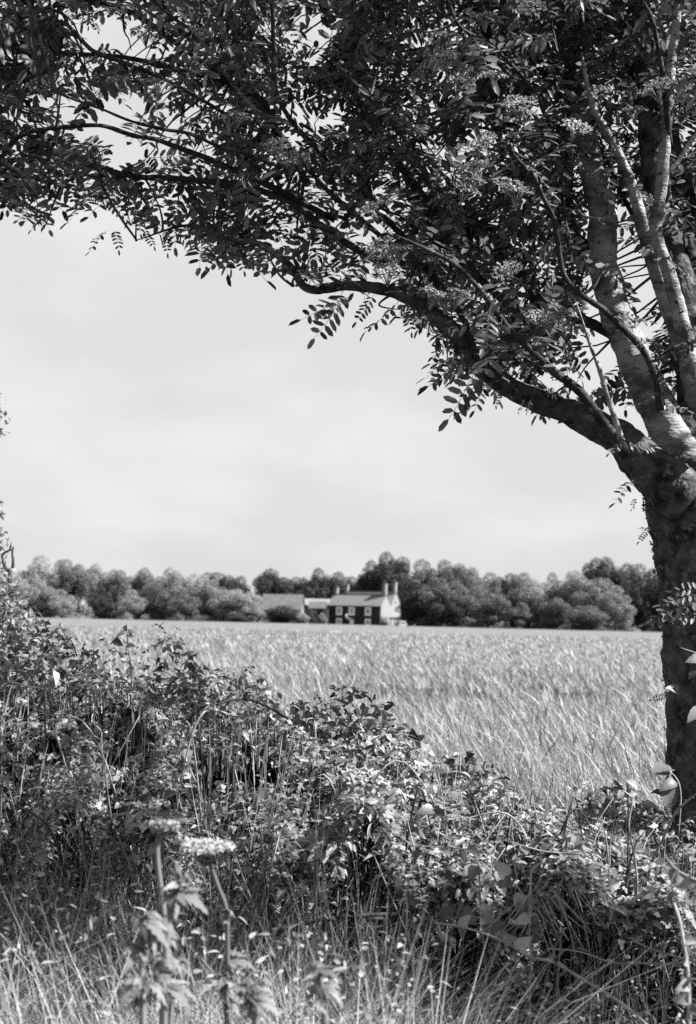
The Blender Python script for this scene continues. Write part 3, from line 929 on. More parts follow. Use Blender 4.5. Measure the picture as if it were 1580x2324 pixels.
BR = [leafset(3, .036, .026, seed=1), leafset(3, .045, .030, seed=2), leafset(1, .035, .022, seed=3), leafset(3, .028, .019, seed=4), leafset(1, .05, .030, seed=5)]
br_me = []
for k, (V, F) in enumerate(BR):
    me = mesh_np('bramble_leaf_%d' % k, V, F); me.materials.append(M['bramble']); br_me.append(me)

BUSH = [
    (-2.6, -1.45, 'broad bramble bush beyond the picture edge at the left end of the hedge'),
    (-1.45, -0.95, 'tall bright bramble bush below the dead stump at the left of the hedge'),
    (-0.95, -0.55, 'rounded bramble bush with a leafy sprig sticking up against the field'),
    (-0.55, -0.15, 'bramble bush under the dark arching cane with a black hollow in it'),
    (-0.15, 0.25, 'low bramble bush in the middle of the hedge beside the crop'),
    (0.25, 0.68, 'bright low bramble bush hanging over the dark hollow right of the middle'),
    (0.68, 1.12, 'bramble bush in front of the crop just left of the rowan trunk'),
    (1.12, 2.6, 'shaded bramble bush growing round the foot of the rowan trunk'),
]
for bi, (x0, x1, lab) in enumerate(BUSH):
    cx = (x0 + x1) / 2
    root = np.array([cx, 4.9, 0.0])
    b = empty('bramble_bush', root)
    tag(b, lab, 'bramble bush', 'bramble bushes along the hedge bank')
    wid = x1 - x0
    n = int(13500 * wid)
    P = shell(n, (x0 - .05, x1 + .05), 0.62 if cx < 0 else 0.70)
    P = P[hollow_ok(P)]
    cl = np.sin(P[:, 0] * 9.1 + 1) * np.sin(P[:, 2] * 13 + P[:, 0] * 4) + .6 * np.sin(P[:, 0] * 23 + P[:, 2] * 19)
    P = P[(rng.random(len(P)) < .84 + .35 * cl)]
    n = len(P)
    az = rng.uniform(0, 2 * math.pi, n)
    D = np.stack([np.cos(az), np.sin(az) - 0.25, rng.normal(-0.1, .5, n)], -1)
    N_ = np.stack([rng.normal(0.1, .55, n), rng.normal(-.35, .6, n), np.ones(n) * 0.9], -1)
    Fm = frames(D, N_)
    s = rng.uniform(.42, .85, n) * (1 + 0.4 * (rng.random(n) < .08))
    if cx < -0.2: s *= 0.82
    s *= 1 + .35 * np.sin(P[:, 0] * 14 + P[:, 2] * 9) * np.sin(P[:, 1] * 12 - P[:, 2] * 11)
    k_ = rng.integers(0, len(BR), n)
    x, y = proj(P)
    score = P[:, 1] - s * 0.8 + np.where((x > -10) & (x < 1590), 0, 9)
    od = np.argsort(score)
    m = 70 if 0 < bi < 7 else 20
    # spread the single leaves over the whole bush: best of random thirds
    pick = rng.choice(od[: max(m, len(od) // 4)], m, replace=False)
    mask = np.ones(n, bool); mask[pick] = False
    for i in pick:
        put_leaf(br_me[k_[i]], 'leaf', b, Fm[i], P[i], s[i] * 1.15, root)
    fb_ = MB()
    for k, (V, F) in enumerate(BR):
        sel = np.where(mask & (k_ == k))[0]
        if len(sel): fb_.add(*scatter(V, F, Fm[sel], P[sel], s[sel]))
    fb_.build('foliage', M['bramble'], b, off=root)['kind'] = 'stuff'
    for c in range(3):
        sx = rng.uniform(x0, x1); ex = sx + rng.uniform(-.5, .5)
        z0 = float(ztop(np.array([sx]))[0])
        y0 = rng.uniform(4.35, 4.7)
        Pc = np.array([(sx, 4.75, 0.15), (sx + (ex - sx) * .3, y0, z0 * .7), (sx + (ex - sx) * .6, y0 - .05, z0 * rng.uniform(.9, 1.0)), (ex, y0 + rng.uniform(-.15, .3), z0 * rng.uniform(.75, 1.0))])
        mb = MB().tube(Pc, np.array([.004, .0035, .003, .0018]), k=5, smooth_steps=6, jit=.25, fr=120)
        mb.build('cane', M['cane'] if rng.random() < .6 else M['darkcane'], b, smooth=True, off=root)


# ------------------------------------------------------------------ tangle of thin stems under the leaves (uncountable)
def blades(n, xf, yf, hf, wf, bend=0.5, lean=(0, 0), zf=None, seg=4):
    X = xf(n); Y = yf(n); H = hf(n, X, Y); W = wf(n)
    Z0 = bank_z(X, Y) if zf is None else zf(X, Y)
    az = rng.uniform(0, 2 * math.pi, n); b = rng.uniform(.15, 1, n) * bend
    dx = np.cos(az) * b + lean[0]; dy = np.sin(az) * b + lean[1]
    fa = az + math.pi / 2 + rng.normal(0, .6, n)
    S = np.stack([np.cos(fa), np.sin(fa), np.zeros(n)], -1)
    V = []
    for k in range(seg + 1):
        t = k / seg
        c = np.stack([X + dx * H * t * t, Y + dy * H * t * t, Z0 + H * (t - 0.38 * b * t ** 3)], -1)
        w_ = (W * (1 - t ** 2.2) * .5 + 0.0002)[:, None]
        V += [c - S * w_, c + S * w_]
    V = np.stack(V, 1).reshape(-1, 3)
    b0 = np.arange(n)[:, None, None] * (2 * (seg + 1))
    q = np.array([[2 * k, 2 * k + 1, 2 * k + 3, 2 * k + 2] for k in range(seg)])[None]
    return V, [(b0 + q).reshape(-1, 4)]


gr = MB()
# tall grass in front of the bank, left
V, F = blades(11000, lambda n: rng.uniform(-1.9, 0.12, n), lambda n: rng.uniform(3.3, 4.3, n), lambda n, X, Y: rng.uniform(.6, 1.2, n) * np.where(X < -.3, 1.0, .85) * (0.75 + 0.25 * (Y - 3.3) / 1.0),
              lambda n: rng.uniform(.003, .009, n), bend=.6, lean=(-.05, -.05)); gr.add(V, F)
# short grass along the very front
V, F = blades(15000, lambda n: rng.uniform(-1.2, 1.3, n), lambda n: rng.uniform(2.55, 3.3, n), lambda n, X, Y: rng.uniform(.62, 1.12, n) * np.where(X > 0.25, .5, 1.0) * (0.88 + 0.12 * (Y - 2.5) / .8),
              lambda n: rng.uniform(.002, .006, n), bend=1.2); gr.add(V, F)
fg = MB(); keepV = V.copy(); fg.add(keepV, F); gr.V.pop(); gr.F4.pop(); gr.n -= len(V)
V, F = blades(9000, lambda n: rng.uniform(-1.1, .45, n), lambda n: rng.uniform(2.5, 3.15, n), lambda n, X, Y: rng.uniform(.5, .92, n), lambda n: rng.uniform(.002, .006, n), bend=1.6); fg.add(V, F)
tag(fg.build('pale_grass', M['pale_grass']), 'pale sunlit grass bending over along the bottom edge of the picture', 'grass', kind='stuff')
# sparse grass in the right-hand hollow
V, F = blades(600, lambda n: rng.uniform(0.1, 1.7, n), lambda n: rng.uniform(3.4, 4.6, n), lambda n, X, Y: rng.uniform(.3, .85, n),
              lambda n: rng.uniform(.002, .006, n), bend=.8); gr.add(V, F)
# blades coming up through the hedge
V, F = blades(2600, lambda n: rng.uniform(-1.9, 1.4, n), lambda n: rng.uniform(4.2, 5.4, n), lambda n, X, Y: np.maximum(ztop(X) - bank_z(X, Y), 0.1) * rng.uniform(.6, 1.0, n),
              lambda n: rng.uniform(.003, .007, n), bend=.3)
bb = V.reshape(-1, 10, 3); kk = hollow_ok(bb[:, 6], .95) & (proj(bb[:, 9])[1] > np.interp(proj(bb[:, 9])[0], SIL[:, 0], SIL[:, 1]) - 18); bb = bb[kk]
gr.add(bb.reshape(-1, 3), [F[0][:4 * len(bb)]])
tag(gr.build('long_grass', M['grass']), 'long green grass growing in front of and through the bramble hedge', 'grass', kind='stuff')

wd = MB()
nw = 26000
Pw = np.stack([rng.uniform(-1.5, 1.5, nw), rng.uniform(2.75, 4.3, nw), np.zeros(nw)], -1)
Pw[:, 2] = rng.uniform(.35, 1.0, nw) * np.where(Pw[:, 0] > .2, .8, 1)
cl = np.sin(Pw[:, 0] * 7 + 2) * np.sin(Pw[:, 1] * 5) + np.sin(Pw[:, 0] * 17 + Pw[:, 1] * 13) * .7
Pw = Pw[rng.random(nw) < np.where(Pw[:, 1] < 3.3, .55, .25) + .4 * cl]; nw = len(Pw)
for tv_ in (toothed(.032, .017, 4, .4, .3, .15, 1), leaf_tpl(.05, .012, .4, .3, seg=3), leaf_tpl(.022, .014, .3, .2, seg=2)):
    sel = rng.random(nw) < .4
    k = int(sel.sum())
    wd.add(*scatter(tv_[0], tv_[1], frames(np.stack([rng.normal(0, 1, k), rng.normal(0, 1, k), rng.normal(.3, .5, k)], -1), np.stack([rng.normal(0, .6, k), rng.normal(-.3, .6, k), np.ones(k)], -1)), Pw[sel] + rng.normal(0, .02, (k, 3)), rng.uniform(.35, .75, k)))
tag(wd.build('weeds', M['bramble']), 'low mixed weeds growing among the grass in front of the hedge', 'weeds', kind='stuff')

st = MB()
for i in range(170):
    X = rng.uniform(-1.9, 1.9); Y = rng.uniform(4.0, 4.8)
    H = float(ztop(np.array([X]))[0]) * rng.uniform(.5, .95)
    l = rng.normal(0, .25)
    P = np.array([(X, Y + .1, 0.05), (X + l * .3, Y, H * .5), (X + l, Y - rng.uniform(-.1, .15), H)])
    st.tube(P, np.array([.0028, .0022, .0012]) * rng.uniform(.7, 1.4), k=4, smooth_steps=4)
tag(st.build('dry_stems', M['cane'], smooth=True), 'tangle of thin dry stems filling the shade under the hedge leaves', 'stems', kind='stuff')

sw = MB()
V, F = blades(600, lambda n: rng.uniform(-1.5, 1.6, n), lambda n: rng.uniform(2.8, 4.2, n), lambda n, X, Y: rng.uniform(.4, 1.0, n) * np.where(X > .2, .9, 1),
              lambda n: rng.uniform(.0015, .003, n), bend=1.0); sw.add(V, F)
tag(sw.build('dry_grass', M['drygrass']), 'bleached dry grass straws scattered among the green grass', 'grass', kind='stuff')


# ------------------------------------------------------------------ single plants
def copy_tree(o, loc, rz, s, label):
    c = o.copy(); col.objects.link(c)
    c.location = loc; c.rotation_euler = (rnd.uniform(-.12, .12), rnd.uniform(-.12, .12), rz); c.scale = (s, s, s)
    if label: c['label'] = label
    for ch in list(o.children):
        d = ch.copy(); col.objects.link(d); d.parent = c
    return c


def stem_plant(name, height, pairs, ll, lw, mat, mode, seed):
    """upright plant: stem and leaves, every leaf its own part"""
    r = random.Random(seed)
    e = empty(name, (0, 0, 0))
    P = np.array([(0, 0, 0), (.02, .01, height * .35), (-.01, .02, height * .7), (.015, 0, height)])
    MB().tube(P, np.array([.0035, .003, .0024, .0012]), k=5, smooth_steps=4).build('stem', M['cane'], e, smooth=True)
    V, F = leaf_tpl(ll, lw, fold=.35, curl=.25, seg=3, shape=.45 if mode == 'nettle' else .6)
    me = mesh_np(name + '_leaf', V, F); me.materials.append(mat)
    Pc, _ = catmull(P, np.ones(4), 10)
    for i in range(pairs):
        t = 0.35 + 0.65 * i / (pairs - 1)
        p = Pc[int(t * (len(Pc) - 1))]
        base = i * 90 if mode == 'nettle' else i * 137
        for sg in ((0, 180) if mode == 'nettle' else (0,)):
            a = R(base + sg + r.uniform(-15, 15))
            elv = r.uniform(-.1, .35) if mode == 'nettle' else r.uniform(.5, 1.1)
            D = np.array([math.cos(a), math.sin(a), elv])
            s = (1.1 - 0.55 * t) * r.uniform(.85, 1.1)
            put_leaf(me, 'leaf', e, frames(D, np.array([0, 0, 1.0]) + np.array([r.uniform(-.2, .2), r.uniform(-.2, .2), 0])), p, s, np.zeros(3))
    return e


WHERE_N = [(905,1690,5.0),(960,1700,4.9),(1010,1712,4.8),(1060,1720,4.9),(870,1700,4.7),(820,1690,4.9),(760,1660,5.0),(1110,1740,4.8),(1180,1760,4.7),(1150,1800,4.5),(1000,1790,4.5),(930,1800,4.5),(850,1790,4.5),(740,1740,4.6),(1260,1800,4.6),(1320,1820,4.6),(690,1700,4.8),(1400,1840,4.6)]
WHERE_W = [(60,1640,4.6),(110,1720,4.5),(190,1740,4.4),(170,1680,4.5),(250,1800,4.4),(40,1800,4.4),(300,1730,4.5),(330,1650,4.6),(150,1850,4.2),(640,1790,4.4),(690,1830,4.4),(600,1850,4.3),(560,1700,4.6),(1250,1700,4.9),(660,1640,4.9),(20,1580,4.9)]
NL = ['tallest nettle', 'nettle with drooping leaves', 'small nettle', 'bushy nettle', 'slender nettle', 'leaning nettle']
SPOT_N = ['left of the middle against the pale crop', 'at the crest in the middle of the hedge', 'just right of the middle on the hedge crest', 'above the dark hollow where the crop begins', 'below the crest at the middle of the hedge', 'left of the middle on the hedge crest',
          'where the hedge crest drops beside the dark twisted cane', 'right of the middle above the straws', 'left of the long curved twining stem', 'above the drooping grass head', 'over the left edge of the dark hollow', 'behind the large pale leaf', 'below the crest left of the large pale leaf', 'right of the black hollow in the hedge',
          'between the crop and the fallen straws', 'beside the twining stem with two round leaves', 'under the tip of the dark arching cane', 'next to the rowan trunk over the bramble']
protoN = [stem_plant('nettle_plant', .62, 7, .062, .034, M['nettle'], 'nettle', 5), stem_plant('nettle_plant', .5, 6, .07, .036, M['nettle'], 'nettle', 9)]
protoW = [stem_plant('willowherb_plant', .66, 16, .065, .013, M['nettle'], 'w', 6), stem_plant('willowherb_plant', .55, 14, .055, .012, M['nettle'], 'w', 11)]
for protos, where, group, cat, H in ((protoN, WHERE_N, 'nettles in the hedge', 'nettle', .6), (protoW, WHERE_W, 'willowherb plants in the left of the hedge', 'willowherb', .62)):
    for i, (x, y, Y) in enumerate(where):
        top = at(x, y, Y)
        if cat == 'nettle':
            lab = NL[i % 6] + ' ' + SPOT_N[i]
        else:
            SW = ['in front of the crest at the far left edge', 'left of the small black gap', 'right of the small black gap', 'just above the long shaded grass', 'beside the deep shade of the tall grass', 'low down at the left edge of the picture', 'left of the black hollow', 'below the leafy sprig on the crest', 'in the tall grass under the bramble', 'right of the black hollow near the dead branch',
                  'among the nettles left of the large pale leaf', 'behind the white flower head', 'inside the dark arching cane', 'standing alone against the crop above the hedge', 'at the tip of the dark arching cane', 'under the bare dead stump at the left']
            lab = ['narrow-leaved willowherb ', 'thin pale willowherb stem '][i % 2] + SW[i]
        loc = (top[0], Y, top[2] - H)
        pr = protos[i % 2]
        if i < 2:
            pr.location = loc; pr.rotation_euler = (0.05, -.06, rnd.uniform(0, 6)); o = pr
            pr.scale = (1, 1, 1)
            tag(o, lab, cat, group)
            if i == 1:
                pass
        else:
            o = copy_tree(pr, loc, rnd.uniform(0, 6), rnd.uniform(.8, 1.15), lab)
            tag(o, lab, cat, group)


tl_me = []
for k in range(3):
    V, F = toothed(.05, .034 + .004 * k, 7, .5, .25 + .15 * k, .05, k); me = mesh_np('toothed_leaf_%d' % k, V, F); me.materials.append(M['bramble']); tl_me.append(me)


# arching and creeping canes, traced
def cane(pts, Y0, Y1, r, mat, name, label, cat, thorns=True, leaves=(), leaf_s=1.0, group=None):
    a = np.array(pts, float)
    Ys = np.linspace(Y0, Y1, len(pts))
    P = np.array([at(x, y, yy) for (x, y), yy in zip(pts, Ys)])
    root = P[-1].copy()
    e = empty(name, root)
    tag(e, label, cat, group)
    P2, r2 = catmull(P, np.linspace(r * .6, r, len(P)), 8)
    mb = MB().tube(P2, r2, k=7, jit=.15, fr=150)
    if thorns:
        for i in range(2, len(P2) - 1, 2):
            d = unit(rng.normal(0, 1, 3)); t = unit(P2[i + 1] - P2[i]); d = unit(d - t * (d @ t))
            mb.tube(np.array([P2[i] + d * r2[i] * .7, P2[i] + d * r2[i] * 2.8 - t * r * .5]), [r * .45, r * .05], k=4)
    mb.build('stem', M[mat], e, smooth=True, off=root)
    for (x, y, s) in leaves:
        i = int(np.argmin(np.hypot(*(np.array(proj(P2)) - np.array([[x], [y]])))))
        p1 = at(x, y, P2[i, 1] - .02); d = p1 - P2[i]
        if np.linalg.norm(d) < .01: d = rng.normal(0, 1, 3)
        put_leaf(tl_me[rng.integers(0, 3)], 'leaf', e, frames(d + np.linalg.norm(d) * np.array([rng.normal(0, .4), rng.normal(0, .3), -.25]), np.array([rng.normal(0, .7), -1.2, .35])), P2[i], s * .66, root)
    return e


cane([(1600,1795),(1580,1803),(1535,1843),(1505,1903),(1485,1943),(1470,1993)], 4.2, 4.4, .0042, 'cane', 'bramble_cane', 'bright thorny cane arching down from the right edge in front of the trunk', 'bramble cane', leaves=[(1490,1960,1.0)])
cane([(1412,1795),(1422,1800),(1435,1818),(1427,1873),(1440,1943),(1446,2018),(1436,2118),(1420,2180)], 4.3, 4.3, .0042, 'cane', 'twining_stem', 'pale twining stem with two dark round leaves at its top beside the trunk', 'climbing stem', thorns=False, leaves=[(1402,1775,.95),(1402,1818,.9),(1440,1795,.7)])
cane([(1425,1770),(1426,1860),(1425,1960),(1423,2060),(1410,2160)], 4.36, 4.4, .004, 'darkcane', 'twining_stem', 'dark straight stem close behind the pale twining stem', 'climbing stem', thorns=False, leaves=[(1440,1775,1.4)])
cane([(985,2095),(1045,2103),(1110,2123),(1155,2143),(1205,2173),(1255,2183),(1315,2218),(1390,2263),(1450,2310),(1500,2360)], 3.7, 3.3, .0045, 'cane', 'bramble_cane', 'thick pale thorny cane running down to the bottom right corner', 'bramble cane', leaves=[(1050,2075,1.2),(1150,2125,1.4),(1180,2140,1.3),(1270,2175,.8)])
cane([(1240,2153),(1315,2160),(1390,2185),(1465,2186),(1530,2188),(1590,2168)], 3.8, 3.6, .0032, 'cane', 'bramble_cane', 'thin pale cane lying level across the dark hollow towards the trunk', 'bramble cane')
cane([(1390,2183),(1335,2215),(1300,2250)], 3.7, 3.6, .0028, 'cane', 'bramble_cane', 'short side cane forking down from the level cane', 'bramble cane')
cane([(1435,2135),(1490,2158),(1560,2178),(1620,2190)], 3.7, 3.5, .0032, 'cane', 'bramble_cane', 'short pale cane crossing above the level cane at the right edge', 'bramble cane')
cane([(1150,1908),(1225,1930),(1270,1936),(1315,1938)], 4.2, 4.2, .0026, 'cane', 'bramble_cane', 'thin straight bright cane lying across the top of the straws', 'bramble cane', thorns=False)
cane([(1258,1960),(1230,1960),(1208,1975),(1203,2020),(1201,2093),(1205,2173),(1203,2250),(1200,2340)], 3.9, 3.8, .0038, 'cane', 'hooked_stalk', 'upright stalk bent over like a hook at its top right of the dark hollow', 'stalk', thorns=False, leaves=[(1160,2085,1.3),(1235,2120,1.2)])
cane([(880,1990),(920,2030),(922,2113),(915,2188),(930,2240),(950,2330)], 3.8, 3.5, .003, 'cane', 'forked_stalk', 'slim forked stalk standing left of the dark hollow', 'stalk', thorns=False, leaves=[(945,2040,1.1),(900,2000,1.0)])
cane([(790,2060),(830,2093),(875,2148),(915,2188)], 3.7, 3.5, .0026, 'cane', 'forked_stalk', 'thin side shoot rising leftwards from the slim forked stalk', 'stalk', thorns=False)
cane([(490,1600),(530,1588),(575,1590),(615,1607),(655,1630)], 4.6, 4.7, .006, 'darkcane', 'bramble_cane', 'dark arching cane over the black hollow in the left of the hedge', 'bramble cane', leaves=[(640,1570,1.0),(600,1560,.9),(560,1560,.8)])
cane([(250,1462),(285,1430),(292,1470),(298,1520),(300,1560)], 4.75, 4.8, .0035, 'cane', 'leafy_sprig', 'upright leafy sprig rising above the hedge against the field', 'sprig', thorns=False, leaves=[(272,1432,.9),(300,1440,.9),(268,1458,1.0),(310,1462,.9),(285,1420,.8),(308,1432,.8),(276,1470,1.0)])
cane([(135,1418),(148,1440),(165,1460),(175,1490)], 4.8, 4.9, .0025, 'darkcane', 'leafy_sprig', 'small thin sprig above the hedge near the stump', 'sprig', thorns=False, leaves=[(128,1412,.6),(150,1428,.6),(160,1452,.8)])
cane([(640,2110),(690,2098),(740,2085),(800,2080),(870,2075),(960,2080)], 3.9, 4.2, .007, 'darkcane', 'dead_branch', 'dark dead branch lying across the grass in the middle', 'dead branch', thorns=False)
cane([(40,1830),(80,1850),(110,1875),(130,1920),(150,1990)], 3.9, 4.0, .005, 'darkcane', 'dead_branch', 'dark bent dead stem in the tall grass at the left', 'dead branch', thorns=False)
cane([(1510,1945),(1530,1970),(1560,1990),(1600,2005)], 3.1, 3.1, .005, 'hogweed', 'bent_stalk', 'blurred pale bent stalk in front of the trunk at the right edge', 'stalk', thorns=False, leaves=[(1530,2000,1.2),(1570,2010,1.1),(1520,1990,1.0)])
cane([(1530,2050),(1545,2100),(1560,2200),(1565,2340)], 3.0, 2.9, .005, 'cane', 'bent_stalk', 'blurred leafy stalk in the bottom right corner', 'stalk', thorns=False, leaves=[(1555,2240,.9),(1510,2220,.8),(1580,2130,.8),(1530,2260,.9),(1548,2180,.7),(1575,2290,.8)])
cane([(1150,1990),(1180,2020),(1200,2060),(1205,2100)], 3.85, 3.85, .003, 'cane', 'hooked_stalk', 'leaning stalk with long drooping seed head beside the hooked stalk', 'stalk', thorns=False, leaves=[(1150,1965,1.5),(1165,2000,1.4),(1170,2040,1.3),(1155,2060,1.3)])
cane([(715,2190),(717,2100),(720,2000),(718,1900),(712,1800)][::-1], 3.9, 3.7, .0022, 'cane', 'thin_stalk', 'very thin bright stalk standing straight up in the middle grass', 'stalk', thorns=False)
cane([(400,1690),(425,1735),(445,1775)], 4.3, 4.3, .003, 'cane', 'thin_stalk', 'short bright leaning stalk in front of the black hollow', 'stalk', thorns=False)

# pale straws fanned over the hollow
for i in range(26):
    x = rng.uniform(1190, 1310); y = rng.uniform(2000, 2060); L = rng.uniform(70, 170); a = R(rng.choice([-1, 1], p=[.25, .75]) * rng.uniform(15, 50))
    Y = rng.uniform(3.8, 4.1)
    p0 = at(x, y, Y); p1 = at(x + math.sin(a) * L, y + math.cos(a) * L, Y + rng.uniform(-.1, .1))
    mb = MB().tube(np.array([p0, (p0 + p1) / 2 + rng.normal(0, .004, 3), p1]), [.0012, .0016, .0018], k=4, smooth_steps=3)
    o = mb.build('straw', M['cane'], None, smooth=True, off=p1); o.location = p1
    tag(o, 'thin bleached straw fallen across the dark hollow near the hooked stalk', 'straw', 'bleached straws fallen over the hollow')

# big single leaves in the hedge
V, F = toothed(.085, .055, 7, .5, .35, .05, 3)
big_me = mesh_np('broad_leaf', V, F); big_me.materials.append(M['broad'])


dark_me = big_me.copy(); dark_me.materials.clear(); dark_me.materials.append(M['rowan'])


def broad(name, label, spots, stempts, Y):
    P = np.array([at(x, y, Y) for x, y in stempts]); root = P[-1].copy()
    e = empty(name, root); tag(e, label, 'weed')
    MB().tube(P, np.linspace(.0018, .0028, len(P)), k=5, smooth_steps=5).build('stem', M['cane'], e, smooth=True, off=root)
    for (x0, y0, x1, y1) in spots:
        p0 = at(x0, y0, Y); p1 = at(x1, y1, Y - .05 + rng.normal(0, .03)); d = (p1 - p0) * .62
        put_leaf(dark_me if label.startswith('dark') else big_me, 'leaf', e, frames(d + rng.normal(0, .25, 3) * np.linalg.norm(d), np.array([rng.normal(0, .6), -.9, .7])), p0, np.linalg.norm(d) / .085, root)


broad('bindweed', 'bindweed with a large pale heart-shaped leaf on the middle of the hedge', [(985,1838,943,1828),(985,1840,1005,1870),(935,1870,905,1890),(930,1885,950,1905)], [(1060,1862),(1020,1840),(985,1838),(940,1868),(930,1895)], 4.3)
broad('bindweed', 'bindweed with jagged pale leaves at the lip of the dark hollow', [(950,1930,930,1965),(960,1925,1000,1945),(1000,1925,1050,1935),(1040,1930,1090,1975),(1060,1925,1100,1930),(1080,1965,1082,2000),(990,1985,1020,2020),(1010,1980,1045,2000)], [(930,1920),(990,1922),(1060,1930),(1085,1960),(1090,2040)], 4.05)
broad('dock_weed', 'broad-leaved weed with bright leaves in front of the rowan trunk', [(1600,1500,1530,1515),(1600,1495,1555,1480),(1590,1520,1550,1530),(1600,1612,1530,1605),(1540,1565,1520,1548),(1540,1570,1495,1560)], [(1545,1470),(1600,1495),(1620,1560),(1610,1640),(1600,1800)], 4.85)
broad('dock_weed', 'dark curled weed leaning left from the foot of the trunk', [(1520,1745,1455,1765),(1525,1750,1470,1740),(1530,1770,1490,1800),(1515,1785,1450,1830),(1500,1800,1470,1790),(1530,1790,1500,1830)], [(1500,1745),(1530,1760),(1545,1800),(1540,1900)], 4.7)
broad('clump_of_leaves', 'low pale-leaved weed in the dark hollow below the bindweed', [(1000,2075,1050,2065),(1050,2070,1105,2075),(1020,2085,985,2085),(1100,2080,1150,2090),(1110,2095,1150,2110),(1060,2085,1020,2100)], [(980,2090),(1050,2082),(1110,2090),(1130,2140)], 3.75)


# hogweed in front, slightly out of focus
def umbel(e, c, rad, root, rays=34, flat=.10, seed=0, mat='white', tilt=(0.03, -.04, 1)):
    r = np.random.default_rng(seed)
    u = empty_mesh = MB()
    fl = MB()
    Nn = unit(np.array(tilt, float)); A = unit(np.cross(Nn, [0, 1, 0.2])); B = np.cross(Nn, A)
    base = c - Nn * rad * .9
    V, F = leaf_tpl(.008, .008, .2, 0, seg=1)
    for i in range(rays):
        a = i * 2.399; q = math.sqrt((i + .5) / rays) * rad
        p = c + (A * math.cos(a) + B * math.sin(a)) * q - Nn * flat * q * q / rad
        u.tube(np.array([base, (base + p) / 2 + (A * math.cos(a) + B * math.sin(a)) * q * .12, p - Nn * .006]), [.0013, .001, .0008], k=4, smooth_steps=2)
        k = 34
        a2 = r.uniform(0, 6.28, k); q2 = np.sqrt(r.random(k)) * rad * .24
        pp = p + (np.cos(a2) * q2)[:, None] * A + (np.sin(a2) * q2)[:, None] * B + r.normal(0, .0018, (k, 1)) * Nn
        fl.add(*scatter(V, F, frames(r.normal(0, 1, (k, 3)), Nn + r.normal(0, .4, (k, 3))), pp, r.uniform(.7, 1.2, k)))
    ho = u.build('flower_head', M['hogweed'], e, smooth=True, off=root)
    f = fl.build('florets', M[mat], ho, off=root); f['kind'] = 'stuff'


def lobed(L, seed):
    r = random.Random(seed); items = []
    for a, l, w in ((0, .9, .26), (30, .62, .2), (-30, .66, .2), (62, .6, .2), (-62, .55, .2), (100, .45, .16), (-100, .5, .16)):
        V, F = toothed(L * l * r.uniform(.9, 1.1), L * w * 1.15, 6, .35, r.uniform(.2, .7), .2, seed * 7 + a)
        items.append(place(V, F, rot('Z', -R(a + r.uniform(-6, 6))) @ rot('X', R(r.uniform(-15, 10))), (0, .01, 0)))
    return merge_t(items)


LOB = []
for s in range(3):
    V, F = lobed(.1, s); me = mesh_np('hogweed_leaf_%d' % s, V, F); me.materials.append(M['hogweed']); LOB.append(me)


def hogweed(stem, Y, umb, leaves, label, seed, r0=.006):
    P = np.array([at(x, y, Y) for x, y in stem]); root = P[-1].copy()
    e = empty('hogweed', root); tag(e, label, 'hogweed', 'hogweed plants in front of the hedge')
    MB().tube(P, np.linspace(r0 * .7, r0, len(P)), k=9, smooth_steps=8, jit=.08, fr=60).build('stem', M['hogweed'], e, smooth=True, off=root)
    for (x, y, rad, mat) in umb:
        umbel(e, at(x, y, Y), rad / FPX * Y, root, seed=seed, mat=mat)
    for k, (x0, y0, x1, y1) in enumerate(leaves):
        p0 = at(x0, y0, Y); p1 = at(x1, y1, Y - rng.uniform(-.03, .08)); d = p1 - p0
        put_leaf(LOB[k % 3], 'leaf', e, frames(d, np.array([rng.normal(0, .5), -.3, .9])), p0, np.linalg.norm(d) / .1 * .8, root)
        for q in range(2):
            d2 = d + rng.normal(0, .6, 3) * np.linalg.norm(d); b2 = p0 + rng.normal(0, .012, 3)
            put_leaf(LOB[q], 'leaf', e, frames(d2, np.array([rng.normal(0, .6), -.2, .9])), b2, np.linalg.norm(d) / .1 * rng.uniform(.35, .6), root)


hogweed([(474,1935),(482,1975),(498,2020),(514,2070),(516,2180),(514,2260),(516,2360)], 2.9, [(470,1916,54,'white')], [(514,2070,540,2050),(516,2180,600,2160),(515,2200,560,2240),(515,2230,460,2190),(516,2260,590,2260)], 'hogweed with a broad flat white flower head standing in the grass', 3)
hogweed([(358,1905),(357,1940),(364,2010),(372,2075),(380,2160),(384,2260),(386,2360)], 2.65, [(372,1872,27,'flower')], [(372,2075,330,2120),(376,2120,420,2150),(380,2170,300,2190),(380,2190,440,2180),(382,2220,300,2260),(384,2240,470,2235),(385,2270,330,2300)], 'hogweed with a small faded flower head left of the broad white one', 5, .0065)
hogweed([(425,1985),(405,2010),(392,2040),(386,2080),(378,2140),(374,2250),(372,2360)], 2.5, [], [(392,2030,440,2000),(400,2025,470,2012),(392,2035,372,2060),(395,2030,420,2045),(412,2010,405,1985),(378,2170,450,2200),(376,2230,430,2270),(374,2200,330,2240)], 'leafy hogweed with no flower head and a pale leaf whorl halfway up', 8)
hogweed([(328,2085),(326,2140),(322,2200),(324,2280),(326,2360)], 2.4, [], [(328,2085,285,2092),(328,2082,300,2072),(328,2085,360,2092),(328,2080,345,2068),(328,2090,318,2120),(330,2095,375,2135),(326,2110,360,2160),(325,2150,295,2180),(324,2220,250,2240),(324,2230,390,2225),(324,2260,240,2290)], 'short hogweed with crumpled leaves at its tip nearest the bottom edge', 12)
hogweed([(560,2230),(575,2270),(580,2360)], 2.35, [], [(560,2240,500,2220),(562,2240,620,2215),(570,2260,520,2290),(575,2265,640,2280),(575,2290,560,2330)], 'low hogweed rosette of blurred leaves at the bottom of the picture', 14)
